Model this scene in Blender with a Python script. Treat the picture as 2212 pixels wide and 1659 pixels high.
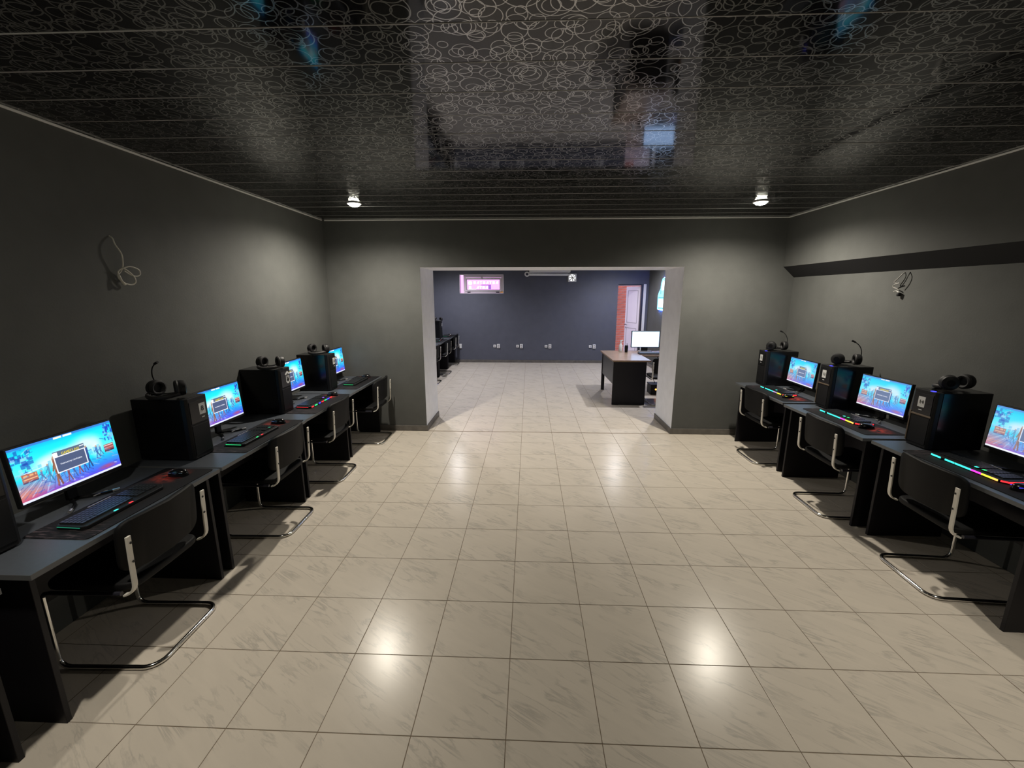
import bpy, bmesh, math, random
import numpy as np
from mathutils import Vector, Matrix

random.seed(7)
for o in list(bpy.data.objects):
    bpy.data.objects.remove(o, do_unlink=True)
scene = bpy.context.scene
COL = scene.collection
PI = math.pi

# ------------------------------------------------------------------ camera
cam_data = bpy.data.cameras.new('camera')
cam = bpy.data.objects.new('camera', cam_data)
COL.objects.link(cam)
cam_data.sensor_width = 36.0
cam_data.lens = 908.3 / 2212 * 36.0
cam_data.clip_start = 0.05
cam.location = (0, 0, 1.8166)
cam.rotation_euler = (PI / 2 - 0.2103, 0.0, 0.0396)
scene.camera = cam

# ------------------------------------------------------------------ world, exposure
world = bpy.data.worlds.new('world')
scene.world = world
world.use_nodes = True
wb = world.node_tree.nodes['Background']
wb.inputs[0].default_value = (0.80, 0.74, 1.0, 1)
wb.inputs[1].default_value = 2.3
vs = scene.view_settings
vs.view_transform = 'Standard'
vs.look = 'None'
vs.gamma = 1.0
vs.use_curve_mapping = False
vs.exposure = 0.0

LAMP_WARM = (1.0, 0.92, 0.79)
LAMP_COOL = (0.93, 0.92, 1.0)
# x, y, power, colour, cone
LAMPS = [
    (-1.766, 4.45, 205, LAMP_WARM, 163, 'round white recessed spotlight left of the wide opening'),
    (2.28, 4.53, 205, LAMP_WARM, 163, 'round white recessed spotlight right of the wide opening'),
    (-1.75, 1.0, 92, LAMP_WARM, 92, 'round white recessed spotlight above the nearest left desk'),
    (2.28, 1.0, 92, LAMP_WARM, 92, 'round white recessed spotlight above the nearest right desk'),
    (-1.9, 7.2, 160, LAMP_COOL, 160, 'round white recessed spotlight behind the wall, left, in the back room'),
    (2.42, 7.2, 160, LAMP_COOL, 160, 'round white recessed spotlight above the brown office desk'),
    (-1.78, 10.02, 160, LAMP_COOL, 160, 'round white recessed spotlight near the pink window'),
    (2.2, 10.04, 160, LAMP_COOL, 160, 'round white recessed spotlight near the brick doorway'),
]

# ------------------------------------------------------------------ materials
MATS = {}

def s2l(c):
    return tuple(((v / 12.92) if v <= 0.04045 else ((v + 0.055) / 1.055) ** 2.4) for v in c)

def mat(name, color=(0.5, 0.5, 0.5), rough=0.5, metal=0.0, spec=0.5, emit=None, strength=1.0,
        noise=0.0, nscale=30.0, bump=0.0, bscale=200.0, trans=0.0):
    if name in MATS:
        return MATS[name]
    m = bpy.data.materials.new(name)
    m.use_nodes = True
    nt = m.node_tree
    b = nt.nodes['Principled BSDF']
    b.inputs['Base Color'].default_value = (*color, 1)
    b.inputs['Roughness'].default_value = rough
    b.inputs['Metallic'].default_value = metal
    b.inputs['Specular IOR Level'].default_value = spec
    if trans:
        b.inputs['Transmission Weight'].default_value = trans
    if emit is not None:
        b.inputs['Emission Color'].default_value = (*emit, 1)
        b.inputs['Emission Strength'].default_value = strength
    tc = None
    if noise or bump:
        tc = nt.nodes.new('ShaderNodeTexCoord')
    if noise:
        n = nt.nodes.new('ShaderNodeTexNoise')
        n.inputs['Scale'].default_value = nscale
        n.inputs['Detail'].default_value = 4
        nt.links.new(tc.outputs['Object'], n.inputs['Vector'])
        r = nt.nodes.new('ShaderNodeValToRGB')
        r.color_ramp.elements[0].position = 0.3
        r.color_ramp.elements[1].position = 0.7
        r.color_ramp.elements[0].color = (*[v * (1 - noise) for v in color], 1)
        r.color_ramp.elements[1].color = (*[min(1, v * (1 + noise)) for v in color], 1)
        nt.links.new(n.outputs['Fac'], r.inputs['Fac'])
        nt.links.new(r.outputs['Color'], b.inputs['Base Color'])
    if bump:
        n = nt.nodes.new('ShaderNodeTexNoise')
        n.inputs['Scale'].default_value = bscale
        n.inputs['Detail'].default_value = 3
        nt.links.new(tc.outputs['Object'], n.inputs['Vector'])
        bp = nt.nodes.new('ShaderNodeBump')
        bp.inputs['Strength'].default_value = bump
        bp.inputs['Distance'].default_value = 0.002
        nt.links.new(n.outputs['Fac'], bp.inputs['Height'])
        nt.links.new(bp.outputs['Normal'], b.inputs['Normal'])
    MATS[name] = m
    return m

class NT:
    """tiny node helper"""
    def __init__(self, m):
        self.t = m.node_tree
    def n(self, kind, **kw):
        nd = self.t.nodes.new(kind)
        for k, v in kw.items():
            setattr(nd, k, v)
        return nd
    def link(self, a, b):
        self.t.links.new(a, b)
    def math(self, op, a, b=None, c=None, clamp=False):
        nd = self.n('ShaderNodeMath', operation=op, use_clamp=clamp)
        for i, v in enumerate((a, b, c)):
            if v is None:
                continue
            if isinstance(v, (int, float)):
                nd.inputs[i].default_value = v
            else:
                self.link(v, nd.inputs[i])
        return nd.outputs[0]

def tile_material():
    m = mat('marble_tile', (0.5, 0.46, 0.4), rough=0.2)
    h = NT(m)
    b = m.node_tree.nodes['Principled BSDF']
    tc = h.n('ShaderNodeTexCoord')
    oi = h.n('ShaderNodeObjectInfo')
    off = h.n('ShaderNodeVectorMath', operation='SCALE')
    comb = h.n('ShaderNodeCombineXYZ')
    h.link(oi.outputs['Random'], comb.inputs[0])
    h.link(h.math('MULTIPLY', oi.outputs['Random'], 3.7), comb.inputs[1])
    h.link(comb.outputs[0], off.inputs[0])
    off.inputs['Scale'].default_value = 2.0
    add = h.n('ShaderNodeVectorMath', operation='ADD')
    h.link(tc.outputs['Object'], add.inputs[0])
    h.link(off.outputs[0], add.inputs[1])
    mp = h.n('ShaderNodeMapping')
    mp.inputs['Rotation'].default_value = (0, 0, math.radians(32))
    h.link(add.outputs[0], mp.inputs['Vector'])
    mp2 = h.n('ShaderNodeMapping')
    mp2.inputs['Scale'].default_value = (1.6, 9.0, 1)
    h.link(mp.outputs[0], mp2.inputs['Vector'])
    nz = h.n('ShaderNodeTexNoise')
    nz.inputs['Scale'].default_value = 1.7
    nz.inputs['Detail'].default_value = 5
    nz.inputs['Roughness'].default_value = 0.6
    nz.inputs['Distortion'].default_value = 0.5
    h.link(mp2.outputs[0], nz.inputs['Vector'])
    d = h.math('ABSOLUTE', h.math('SUBTRACT', nz.outputs['Fac'], 0.5))
    vein = h.math('SUBTRACT', 1.0, h.math('DIVIDE', d, 0.045), clamp=True)
    big = h.n('ShaderNodeTexNoise')
    big.inputs['Scale'].default_value = 5.0
    big.inputs['Detail'].default_value = 2
    h.link(add.outputs[0], big.inputs['Vector'])
    gate = h.math('MULTIPLY', h.math('SUBTRACT', big.outputs['Fac'], 0.42), 5.0, clamp=True)
    v = h.math('MULTIPLY', h.math('MULTIPLY', vein, gate), 0.47)
    cl = h.math('MULTIPLY', h.math('SUBTRACT', nz.outputs['Fac'], 0.35), 0.35, clamp=True)
    f = h.math('ADD', v, cl, clamp=True)
    mx = h.n('ShaderNodeMix', data_type='RGBA')
    mx.inputs[6].default_value = (0.61, 0.55, 0.47, 1)
    mx.inputs[7].default_value = (0.30, 0.28, 0.25, 1)
    h.link(f, mx.inputs[0])
    h.link(mx.outputs[2], b.inputs['Base Color'])
    b.inputs['Roughness'].default_value = 0.24
    b.inputs['Specular IOR Level'].default_value = 0.22
    return m

def ceiling_material():
    m = mat('ringed_black_plastic', (0.01, 0.01, 0.01), rough=0.1)
    h = NT(m)
    b = m.node_tree.nodes['Principled BSDF']
    tc = h.n('ShaderNodeTexCoord')
    oi = h.n('ShaderNodeObjectInfo')
    rings = None
    for i, (s, rad, hw) in enumerate(((5.0, 0.30, 0.0100), (5.8, 0.30, 0.0115), (6.8, 0.29, 0.0125),
                                      (8.0, 0.28, 0.0145), (10.0, 0.27, 0.018), (5.4, 0.28, 0.0105))):
        comb = h.n('ShaderNodeCombineXYZ')
        h.link(h.math('MULTIPLY', oi.outputs['Random'], 5.3 + i * 1.7), comb.inputs[0])
        h.link(h.math('MULTIPLY', oi.outputs['Random'], 3.1 + i * 2.3), comb.inputs[1])
        add = h.n('ShaderNodeVectorMath', operation='ADD')
        h.link(tc.outputs['Object'], add.inputs[0])
        h.link(comb.outputs[0], add.inputs[1])
        mp = h.n('ShaderNodeMapping')
        mp.inputs['Location'].default_value = (i * 1.37, i * 0.73, 0)
        mp.inputs['Rotation'].default_value = (0, 0, i * 0.6)
        mp.inputs['Scale'].default_value = (1.0, 1.0 + 0.12 * ((i % 3) - 1), 1)
        h.link(add.outputs[0], mp.inputs['Vector'])
        vo = h.n('ShaderNodeTexVoronoi', voronoi_dimensions='2D', feature='F1')
        vo.inputs['Scale'].default_value = s
        vo.inputs['Randomness'].default_value = 0.55
        h.link(mp.outputs[0], vo.inputs['Vector'])
        sep = h.n('ShaderNodeSeparateColor')
        h.link(vo.outputs['Color'], sep.inputs[0])
        rv = h.math('ADD', rad - 0.08, h.math('MULTIPLY', sep.outputs[0], 0.16))
        d = h.math('ABSOLUTE', h.math('SUBTRACT', vo.outputs['Distance'], rv))
        r = h.math('SUBTRACT', 1.3, h.math('DIVIDE', d, hw), clamp=True)
        rings = r if rings is None else h.math('MAXIMUM', rings, r)
    mx = h.n('ShaderNodeMix', data_type='RGBA')
    mx.inputs[6].default_value = (0.006, 0.006, 0.007, 1)
    mx.inputs[7].default_value = (0.37, 0.37, 0.36, 1)
    h.link(rings, mx.inputs[0])
    h.link(mx.outputs[2], b.inputs['Base Color'])
    h.link(h.math('MULTIPLY', rings, 0.93), b.inputs['Metallic'])
    h.link(h.math('ADD', 0.06, h.math('MULTIPLY', rings, 0.10)), b.inputs['Roughness'])
    b.inputs['Specular IOR Level'].default_value = 0.2
    return m

def screen_material(name, gain):
    m = mat(name, (0.01, 0.01, 0.01), rough=0.35)
    h = NT(m)
    b = m.node_tree.nodes['Principled BSDF']
    at = h.n('ShaderNodeAttribute', attribute_name='picture')
    h.link(at.outputs['Color'], b.inputs['Emission Color'])
    b.inputs['Emission Strength'].default_value = gain
    return m

def pad_material():
    m = mat('printed_mouse_pad', (0.012, 0.012, 0.014), rough=0.8, spec=0.2)
    h = NT(m)
    b = m.node_tree.nodes['Principled BSDF']
    tc = h.n('ShaderNodeTexCoord')
    sep = h.n('ShaderNodeSeparateXYZ')
    h.link(tc.outputs['Object'], sep.inputs[0])
    # red print near the user's right end
    ry = h.math('SUBTRACT', 1.0, h.math('DIVIDE', h.math('ABSOLUTE', h.math('SUBTRACT', sep.outputs[1], 0.27)), 0.11), clamp=True)
    rx = h.math('SUBTRACT', 1.0, h.math('DIVIDE', h.math('ABSOLUTE', h.math('ADD', sep.outputs[0], 0.03)), 0.1), clamp=True)
    nz = h.n('ShaderNodeTexNoise')
    nz.inputs['Scale'].default_value = 28
    nz.inputs['Detail'].default_value = 5
    h.link(tc.outputs['Object'], nz.inputs['Vector'])
    spl = h.math('MULTIPLY', h.math('SUBTRACT', nz.outputs['Fac'], 0.36), 4.0, clamp=True)
    f = h.math('MULTIPLY', h.math('MULTIPLY', ry, rx), h.math('MULTIPLY', spl, 1.6), clamp=True)
    mx = h.n('ShaderNodeMix', data_type='RGBA')
    mx.inputs[6].default_value = (0.007, 0.0065, 0.008, 1)
    mx.inputs[7].default_value = (0.30, 0.03, 0.018, 1)
    h.link(f, mx.inputs[0])
    # pale scratches at the user's left end
    mp = h.n('ShaderNodeMapping')
    mp.inputs['Scale'].default_value = (14, 90, 1)
    mp.inputs['Rotation'].default_value = (0, 0, 0.9)
    h.link(tc.outputs['Object'], mp.inputs['Vector'])
    n2 = h.n('ShaderNodeTexNoise')
    n2.inputs['Scale'].default_value = 1.0
    n2.inputs['Detail'].default_value = 3
    h.link(mp.outputs[0], n2.inputs['Vector'])
    ly = h.math('DIVIDE', h.math('SUBTRACT', -0.20, sep.outputs[1]), 0.14, clamp=True)
    g = h.math('MULTIPLY', h.math('MULTIPLY', h.math('SUBTRACT', n2.outputs['Fac'], 0.52), 5.0, clamp=True), ly)
    mx2 = h.n('ShaderNodeMix', data_type='RGBA')
    mx2.inputs[7].default_value = (0.10, 0.075, 0.085, 1)
    h.link(g, mx2.inputs[0])
    h.link(mx.outputs[2], mx2.inputs[6])
    h.link(mx2.outputs[2], b.inputs['Base Color'])
    return m

WALL = mat('charcoal_paint', (0.079, 0.081, 0.077), rough=0.75, noise=0.06, nscale=6, bump=0.25, bscale=90)
WALL_SLATE = mat('slate_paint', (0.085, 0.09, 0.12), rough=0.7, noise=0.05, nscale=6, bump=0.2, bscale=90)
REVEAL = mat('pale_grey_paint', (0.80, 0.81, 0.85), rough=0.7, noise=0.04, nscale=8, bump=0.2, bscale=60)
LEDGEBLACK = mat('ledge_black', (0.008, 0.008, 0.010), rough=0.7)
WHITE = mat('white_plastic', (0.75, 0.75, 0.75), rough=0.4)
GREYTRIM = mat('pale_grey_strip', (0.82, 0.82, 0.8), rough=0.45)
BASEB = mat('taupe_baseboard', (0.12, 0.11, 0.10), rough=0.4, noise=0.2, nscale=12)
GROUT = mat('brown_grout', (0.17, 0.125, 0.08), rough=0.9)
JOINT = mat('grey_joint', (0.32, 0.32, 0.31), rough=0.5)
TILE = tile_material()
RINGS = ceiling_material()
DESKTOP = mat('blue_grey_laminate', (0.055, 0.062, 0.074), rough=0.4, noise=0.08, nscale=60)
DESKEDGE = mat('grey_edge_band', (0.13, 0.135, 0.14), rough=0.45)
DESKPANEL = mat('black_laminate', (0.009, 0.008, 0.0105), rough=0.5, spec=0.3)
FABRIC = mat('black_vinyl', (0.0055, 0.0055, 0.006), rough=0.6, spec=0.2, bump=0.3, bscale=500)
CHROME = mat('chrome_tube', (0.78, 0.77, 0.74), rough=0.14, metal=1.0)
STRIP = mat('satin_flat_metal', (0.80, 0.77, 0.70), rough=0.5, metal=0.15)
SCREW = mat('dark_screw', (0.03, 0.03, 0.03), rough=0.4, metal=0.5)
BLACKGLOSS = mat('black_gloss', (0.005, 0.005, 0.006), rough=0.2, spec=0.4)
BLACKMATTE = mat('black_matte_plastic', (0.008, 0.008, 0.009), rough=0.5, spec=0.3)
KEYS = mat('black_keycaps', (0.018, 0.020, 0.022), rough=0.35)
CUSHION = mat('black_cushion', (0.012, 0.011, 0.012), rough=0.6)
COPPER = mat('bronze_trim', (0.16, 0.12, 0.085), rough=0.4, metal=0.3)
STICKER = mat('white_sticker', (0.62, 0.62, 0.62), rough=0.5)
INK = mat('black_ink', (0.01, 0.01, 0.01), rough=0.6)
PAD = pad_material()
SCREEN_L = screen_material('lit_screen', 1.25)
SCREEN_R = screen_material('pale_lit_screen', 1.15)
YELLOW = mat('yellow_screen_text', (0, 0, 0), emit=s2l((0.95, 0.85, 0.1)), strength=1.0)
SCRWHITE = mat('white_screen_text', (0, 0, 0), emit=s2l((0.9, 0.92, 0.98)), strength=1.0)
SILVER = mat('silver_plastic', (0.5, 0.5, 0.5), rough=0.25, metal=0.8)
def led(name, c, s=1.5):
    return mat(name, (0.02, 0.02, 0.02), emit=c, strength=s)
LED_CYAN = led('cyan_light', (0.05, 0.85, 0.72))
LED_MAG = led('magenta_light', (0.9, 0.05, 0.7))
LED_YEL = led('yellow_light', (0.85, 0.8, 0.05))
LED_RED = led('red_light', (1.0, 0.03, 0.04))
LED_BLUE = led('blue_light', (0.05, 0.05, 1.0), 2)
LED_GREEN = led('green_light', (0.03, 0.75, 0.22))
LED_DIMG = led('dim_green_light', (0.02, 0.35, 0.2), 0.6)
LED_ORANGE = led('orange_light', (1.0, 0.35, 0.06), 3)
BULB = mat('lit_bulb', (1, 1, 1), emit=(1.0, 0.95, 0.78), strength=130)
GLASS = mat('window_glass', (1, 1, 1), rough=0.02, trans=1.0)
CABLE = mat('cream_cable', (0.55, 0.53, 0.47), rough=0.5)
CABLEGREY = mat('grey_cable', (0.32, 0.31, 0.29), rough=0.5)
WOOD = mat('brown_wood_laminate', (0.30, 0.20, 0.13), rough=0.28, noise=0.15, nscale=14)
BRICK = mat('red_brick', (0.50, 0.14, 0.085), rough=0.85, noise=0.25, nscale=20)
MORTAR = mat('pale_mortar', (0.62, 0.5, 0.46), rough=0.9)
PVC = mat('white_pvc', (0.72, 0.66, 0.70), rough=0.35)
PVCSHADE = mat('groove_grey_pvc', (0.38, 0.35, 0.37), rough=0.5)
DARKMETAL = mat('dark_metal', (0.02, 0.02, 0.03), rough=0.4)
PINK = mat('pink_neon_panel', (0, 0, 0), emit=(0.95, 0.42, 1.0), strength=1.6)
PINKW = mat('white_neon_stroke', (0, 0, 0), emit=(1.0, 0.85, 1.0), strength=1.6)
VIOLET = mat('violet_neon_gap', (0, 0, 0), emit=(0.55, 0.22, 0.95), strength=0.8)
SIGNC = mat('cyan_sign_light', (0, 0, 0), emit=(0.30, 0.80, 1.0), strength=1.7)
SIGNW = mat('white_sign_light', (0, 0, 0), emit=(0.8, 0.97, 1.0), strength=2.2)
SIGNB = mat('blue_sign_edge', (0, 0, 0), emit=(0.10, 0.22, 1.0), strength=75.0)
SIGNT = mat('teal_sign_line', (0, 0, 0), emit=(0.15, 0.6, 0.7), strength=1.0)
OFFICE = mat('white_office_screen', (0, 0, 0), emit=(0.42, 0.62, 1.0), strength=2.7)
OFFICELINE = mat('grey_office_line', (0, 0, 0), emit=(0.5, 0.62, 0.75), strength=1.0)
CONCRETE = mat('grey_concrete', (0.4, 0.38, 0.38), rough=0.9)
ORANGE = mat('orange_label', (0.85, 0.45, 0.1), rough=0.5)

# ------------------------------------------------------------------ mesh helpers
class MB:
    def __init__(self):
        self.v, self.f, self.mi = [], [], []
    def add(self, verts, faces, mi=0):
        n = len(self.v)
        self.v += [tuple(p) for p in verts]
        self.f += [tuple(i + n for i in f) for f in faces]
        self.mi += [mi] * len(faces)
        return self
    def box(self, x0, x1, y0, y1, z0, z1, mi=0):
        v = [(x0, y0, z0), (x1, y0, z0), (x1, y1, z0), (x0, y1, z0),
             (x0, y0, z1), (x1, y0, z1), (x1, y1, z1), (x0, y1, z1)]
        f = [(0, 3, 2, 1), (4, 5, 6, 7), (0, 1, 5, 4), (1, 2, 6, 5), (2, 3, 7, 6), (3, 0, 4, 7)]
        return self.add(v, f, mi)
    def prism(self, pts, axis, a, b, mi=0):
        """extrude 2-D polygon pts along axis ('x','y','z') from a to b"""
        def P(p, t):
            if axis == 'x':
                return (t, p[0], p[1])
            if axis == 'y':
                return (p[0], t, p[1])
            return (p[0], p[1], t)
        n = len(pts)
        v = [P(p, a) for p in pts] + [P(p, b) for p in pts]
        f = [tuple(range(n))[::-1], tuple(range(n, 2 * n))]
        f += [(i, (i + 1) % n, n + (i + 1) % n, n + i) for i in range(n)]
        return self.add(v, f, mi)
    def tube(self, path, r, seg=8, mi=0, closed=False, flat=None):
        """sweep a circle (or a flat ellipse (ra, rb, axis)) along a polyline"""
        P = [Vector(p) for p in path]
        n = len(P)
        rings = []
        prev = None
        for i in range(n):
            if closed:
                t = (P[(i + 1) % n] - P[i - 1]).normalized()
            else:
                t = (P[min(i + 1, n - 1)] - P[max(i - 1, 0)]).normalized()
            if prev is None:
                up = Vector((0, 0, 1)) if abs(t.z) < 0.9 else Vector((0, 1, 0))
                a = t.cross(up).normalized()
            else:
                a = (prev - t * prev.dot(t)).normalized()
            prev = a
            b = t.cross(a).normalized()
            rings.append([P[i] + a * (r * math.cos(2 * PI * k / seg)) + b * (r * math.sin(2 * PI * k / seg)) for k in range(seg)])
        v = [p for rg in rings for p in rg]
        f = []
        m = n if closed else n - 1
        for i in range(m):
            j = (i + 1) % n
            for k in range(seg):
                f.append((i * seg + k, i * seg + (k + 1) % seg, j * seg + (k + 1) % seg, j * seg + k))
        if not closed:
            f.append(tuple(range(seg))[::-1])
            f.append(tuple((n - 1) * seg + k for k in range(seg)))
        return self.add(v, f, mi)
    def lathe(self, prof, seg=24, mi=0, M=None):
        """profile of (r, z); closed top and bottom when r>0"""
        v, f = [], []
        for r, z in prof:
            for k in range(seg):
                a = 2 * PI * k / seg
                v.append((r * math.cos(a), r * math.sin(a), z))
        for i in range(len(prof) - 1):
            for k in range(seg):
                f.append((i * seg + k, i * seg + (k + 1) % seg, (i + 1) * seg + (k + 1) % seg, (i + 1) * seg + k))
        f.append(tuple(range(seg))[::-1])
        f.append(tuple((len(prof) - 1) * seg + k for k in range(seg)))
        if M is not None:
            v = [tuple(M @ Vector(p)) for p in v]
        return self.add(v, f, mi)
    def bar(self, path, wy, tz, mi=0):
        """flat bar swept along a path in the x-z plane: width wy across y, thickness tz"""
        P = [Vector(p) for p in path]
        v, f = [], []
        for i, p in enumerate(P):
            t = (P[min(i + 1, len(P) - 1)] - P[max(i - 1, 0)]).normalized()
            nrm = Vector((-t.z, 0, t.x))
            for sy, sn in ((-1, -1), (1, -1), (1, 1), (-1, 1)):
                q = p + nrm * (sn * tz / 2)
                v.append((q.x, q.y + sy * wy / 2, q.z))
        for i in range(len(P) - 1):
            for k in range(4):
                f.append((i * 4 + k, i * 4 + (k + 1) % 4, (i + 1) * 4 + (k + 1) % 4, (i + 1) * 4 + k))
        f.append((3, 2, 1, 0))
        n = (len(P) - 1) * 4
        f.append((n, n + 1, n + 2, n + 3))
        return self.add(v, f, mi)
    def mesh(self, name, mats, bevel=0.0, smooth=False, segs=2):
        me = bpy.data.meshes.new(name)
        me.from_pydata(self.v, [], self.f)
        for m in (mats if isinstance(mats, (list, tuple)) else [mats]):
            me.materials.append(m)
        me.polygons.foreach_set('material_index', self.mi)
        bm = bmesh.new()
        bm.from_mesh(me)
        bmesh.ops.recalc_face_normals(bm, faces=bm.faces)
        if bevel:
            es = [e for e in bm.edges if len(e.link_faces) == 2 and e.calc_face_angle(0) > 0.5]
            bmesh.ops.bevel(bm, geom=es, offset=bevel, segments=segs, profile=0.5, affect='EDGES', clamp_overlap=True)
        if smooth:
            for f in bm.faces:
                f.smooth = True
            for e in bm.edges:
                if len(e.link_faces) == 2 and e.calc_face_angle(0) > 0.7:
                    e.smooth = False
        bm.to_mesh(me)
        bm.free()
        me.update()
        return me
    def build(self, name, mats, parent=None, loc=(0, 0, 0), rot=(0, 0, 0), bevel=0.0, smooth=False, segs=2):
        return link(name, self.mesh(name, mats, bevel, smooth, segs), parent, loc, rot)

def link(name, me, parent=None, loc=(0, 0, 0), rot=(0, 0, 0)):
    o = bpy.data.objects.new(name, me)
    COL.objects.link(o)
    o.location = loc
    o.rotation_euler = rot
    if parent is not None:
        o.parent = parent
    return o

def tag(o, label=None, cat=None, group=None, kind=None):
    if label: o['label'] = label
    if cat: o['category'] = cat
    if group: o['group'] = group
    if kind: o['kind'] = kind
    return o

def thing(name, label, cat, loc=(0, 0, 0), rz=0.0, group=None):
    o = link(name, None, None, loc, (0, 0, rz))
    o.empty_display_size = 0.1
    return tag(o, label, cat, group)

def struct(o):
    o['kind'] = 'structure'
    return o

def copy_tree(o, parent=None):
    c = o.copy()
    COL.objects.link(c)
    c.parent = parent
    for ch in list(o.children):
        copy_tree(ch, c)
    return c

def place(proto, used, loc, rz, label, group=None):
    o = proto if not used else copy_tree(proto)
    o.location = loc
    o.rotation_euler = (0, 0, rz)
    o['label'] = label
    if group: o['group'] = group
    return o

def arc(cx, cz, r, a0, a1, n, y=0.0):
    return [(cx + r * math.cos(a0 + (a1 - a0) * i / n), y, cz + r * math.sin(a0 + (a1 - a0) * i / n)) for i in range(n + 1)]

def smooth_path(pts, sub=6):
    """Catmull-Rom through points"""
    P = [Vector(p) for p in pts]
    out = []
    for i in range(len(P) - 1):
        p0, p1, p2, p3 = P[max(i - 1, 0)], P[i], P[i + 1], P[min(i + 2, len(P) - 1)]
        for k in range(sub):
            t = k / sub
            out.append(0.5 * ((2 * p1) + (p2 - p0) * t + (2 * p0 - 5 * p1 + 4 * p2 - p3) * t * t + (3 * p1 - p0 - 3 * p2 + p3) * t ** 3))
    out.append(P[-1])
    return out

def text_mesh(s, size, depth=0.0004):
    cu = bpy.data.curves.new('text', 'FONT')
    cu.body = s
    cu.size = size
    cu.extrude = depth
    cu.align_x = 'CENTER'
    cu.align_y = 'CENTER'
    cu.resolution_u = 3
    ob = bpy.data.objects.new('text', cu)
    COL.objects.link(ob)
    bpy.context.view_layer.update()
    me = bpy.data.meshes.new_from_object(ob.evaluated_get(bpy.context.evaluated_depsgraph_get()))
    bpy.data.objects.remove(ob, do_unlink=True)
    bpy.data.curves.remove(cu)
    me.name = 'lettering'
    return me

# ------------------------------------------------------------------ room dimensions
XL, XR, XRU = -2.57, 3.225, 3.085      # left wall, right wall (below the ledge), right wall above it
YB, YW, YW2, YF = -1.6, 5.42, 6.15, 11.3
OXL, OXR, OZ = -1.372, 1.9, 2.146      # wide opening
ZC = 2.716
XR2 = 3.1
T = 0.4
GX, GY = -0.2042 * T, 3.5055 * T

# ------------------------------------------------------------------ floor
fl = MB().box(XL - 0.3, XR + 0.3, YB - 0.2, YF + 0.35, -0.12, -0.0015)
floor = struct(fl.build('floor', GROUT))
regions = [(XL, XR, YB, YW), (OXL, OXR, YW, YW2), (XL, XR2, YW2, YF)]
cells = []
for (x0, x1, y0, y1) in regions:
    for c in range(-8, 10):
        for r in range(-9, 26):
            a0, a1 = max(x0, GX + c * T), min(x1, GX + (c + 1) * T)
            b0, b1 = max(y0, GY + r * T), min(y1, GY + (r + 1) * T)
            if a1 - a0 > 0.02 and b1 - b0 > 0.02:
                cells.append((a0, a1, b0, b1))
def seen_rank(c):
    xc, yc = (c[0] + c[1]) / 2, (c[2] + c[3]) / 2
    if yc < 1.0 or abs(xc + 0.04 * yc) > 1.25 * yc + 0.2:
        return 0
    if yc > YW2 and not (OXL / YW * yc - 0.3 < xc < OXR / YW * yc + 0.2):
        return 0
    if yc < YW and (xc < -2.2 or xc > 2.95):
        return 0.001 / yc ** 3
    return (c[1] - c[0]) * (c[3] - c[2]) / yc ** 3
cells.sort(key=seen_rank, reverse=True)
tile_meshes = {}
J = 0.0015
for (a0, a1, b0, b1) in cells[:300]:
    key = (round(a1 - a0, 3), round(b1 - b0, 3))
    if key not in tile_meshes:
        w, d = key[0] / 2 - J, key[1] / 2 - J
        mb = MB()
        e = 0.0012
        v = [(-w, -d, -0.001), (w, -d, -0.001), (w, d, -0.001), (-w, d, -0.001),
             (-w + e, -d + e, 0), (w - e, -d + e, 0), (w - e, d - e, 0), (-w + e, d - e, 0)]
        mb.add(v, [(4, 5, 6, 7), (0, 1, 5, 4), (1, 2, 6, 5), (2, 3, 7, 6), (3, 0, 4, 7)])
        tile_meshes[key] = mb.mesh('tile', TILE)
    link('tile', tile_meshes[key], floor, ((a0 + a1) / 2, (b0 + b1) / 2, 0))
mb = MB()
for (a0, a1, b0, b1) in cells[300:]:
    mb.add([(a0 + J, b0 + J, 0), (a1 - J, b0 + J, 0), (a1 - J, b1 - J, 0), (a0 + J, b1 - J, 0)], [(0, 1, 2, 3)])
rest = mb.build('outer_tiles', TILE, floor)
rest['kind'] = 'stuff'

# ------------------------------------------------------------------ ceiling with plank panels
ceil_ = struct(MB().box(XL - 0.2, XR + 0.2, YB - 0.2, YF + 0.25, ZC + 0.0045, ZC + 0.15).build('ceiling', JOINT))
PW = 0.25
def panel_mesh(w):
    h = (PW - 0.0055) / 2
    mb = MB()
    e = 0.0015
    n = 7
    v = []
    for i, x in enumerate((-w / 2, w / 2)):
        v += [(x, -h, 0.0045), (x, -h, 0.001), (x, -h + e, 0.0)]
        v += [(x, h - e, 0.0), (x, h, 0.001), (x, h, 0.0045)]
    f = [(k, k + 1, k + 7, k + 6) for k in range(5)]
    mb.add(v, f)
    return mb.mesh('ceiling_panel', RINGS)
pm1 = panel_mesh(XRU - XL)
pm2 = panel_mesh(XR2 - XL)
rg = random.Random(3)
js1 = MB().box(-(XRU - XL) / 2, (XRU - XL) / 2, -0.0025, 0.0025, -0.0012, 0.004).mesh('joint_glint_strip', JOINT, bevel=0.0008)  # pale strips stand in for panel edges catching light at the joints
k = 0
y = YW - 0.03
while y > YB + 0.1:
    link('ceiling_panel', pm1, ceil_, ((XL + XRU) / 2, y - PW / 2, ZC), (rg.uniform(-0.0035, 0.0035), rg.uniform(-0.0006, 0.0006), 0))
    link('joint_glint_strip', js1, ceil_, ((XL + XRU) / 2, y - PW, ZC))
    y -= PW
y = YW2 + 0.01
while y + PW < YF:
    link('ceiling_panel', pm2, ceil_, ((XL + XR2) / 2, y + PW / 2, ZC), (rg.uniform(-0.003, 0.003), 0, 0))
    y += PW

# ------------------------------------------------------------------ walls
struct(MB().box(XL - 0.2, XL, YB, YW, 0, ZC).build('wall_left', WALL))
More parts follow.
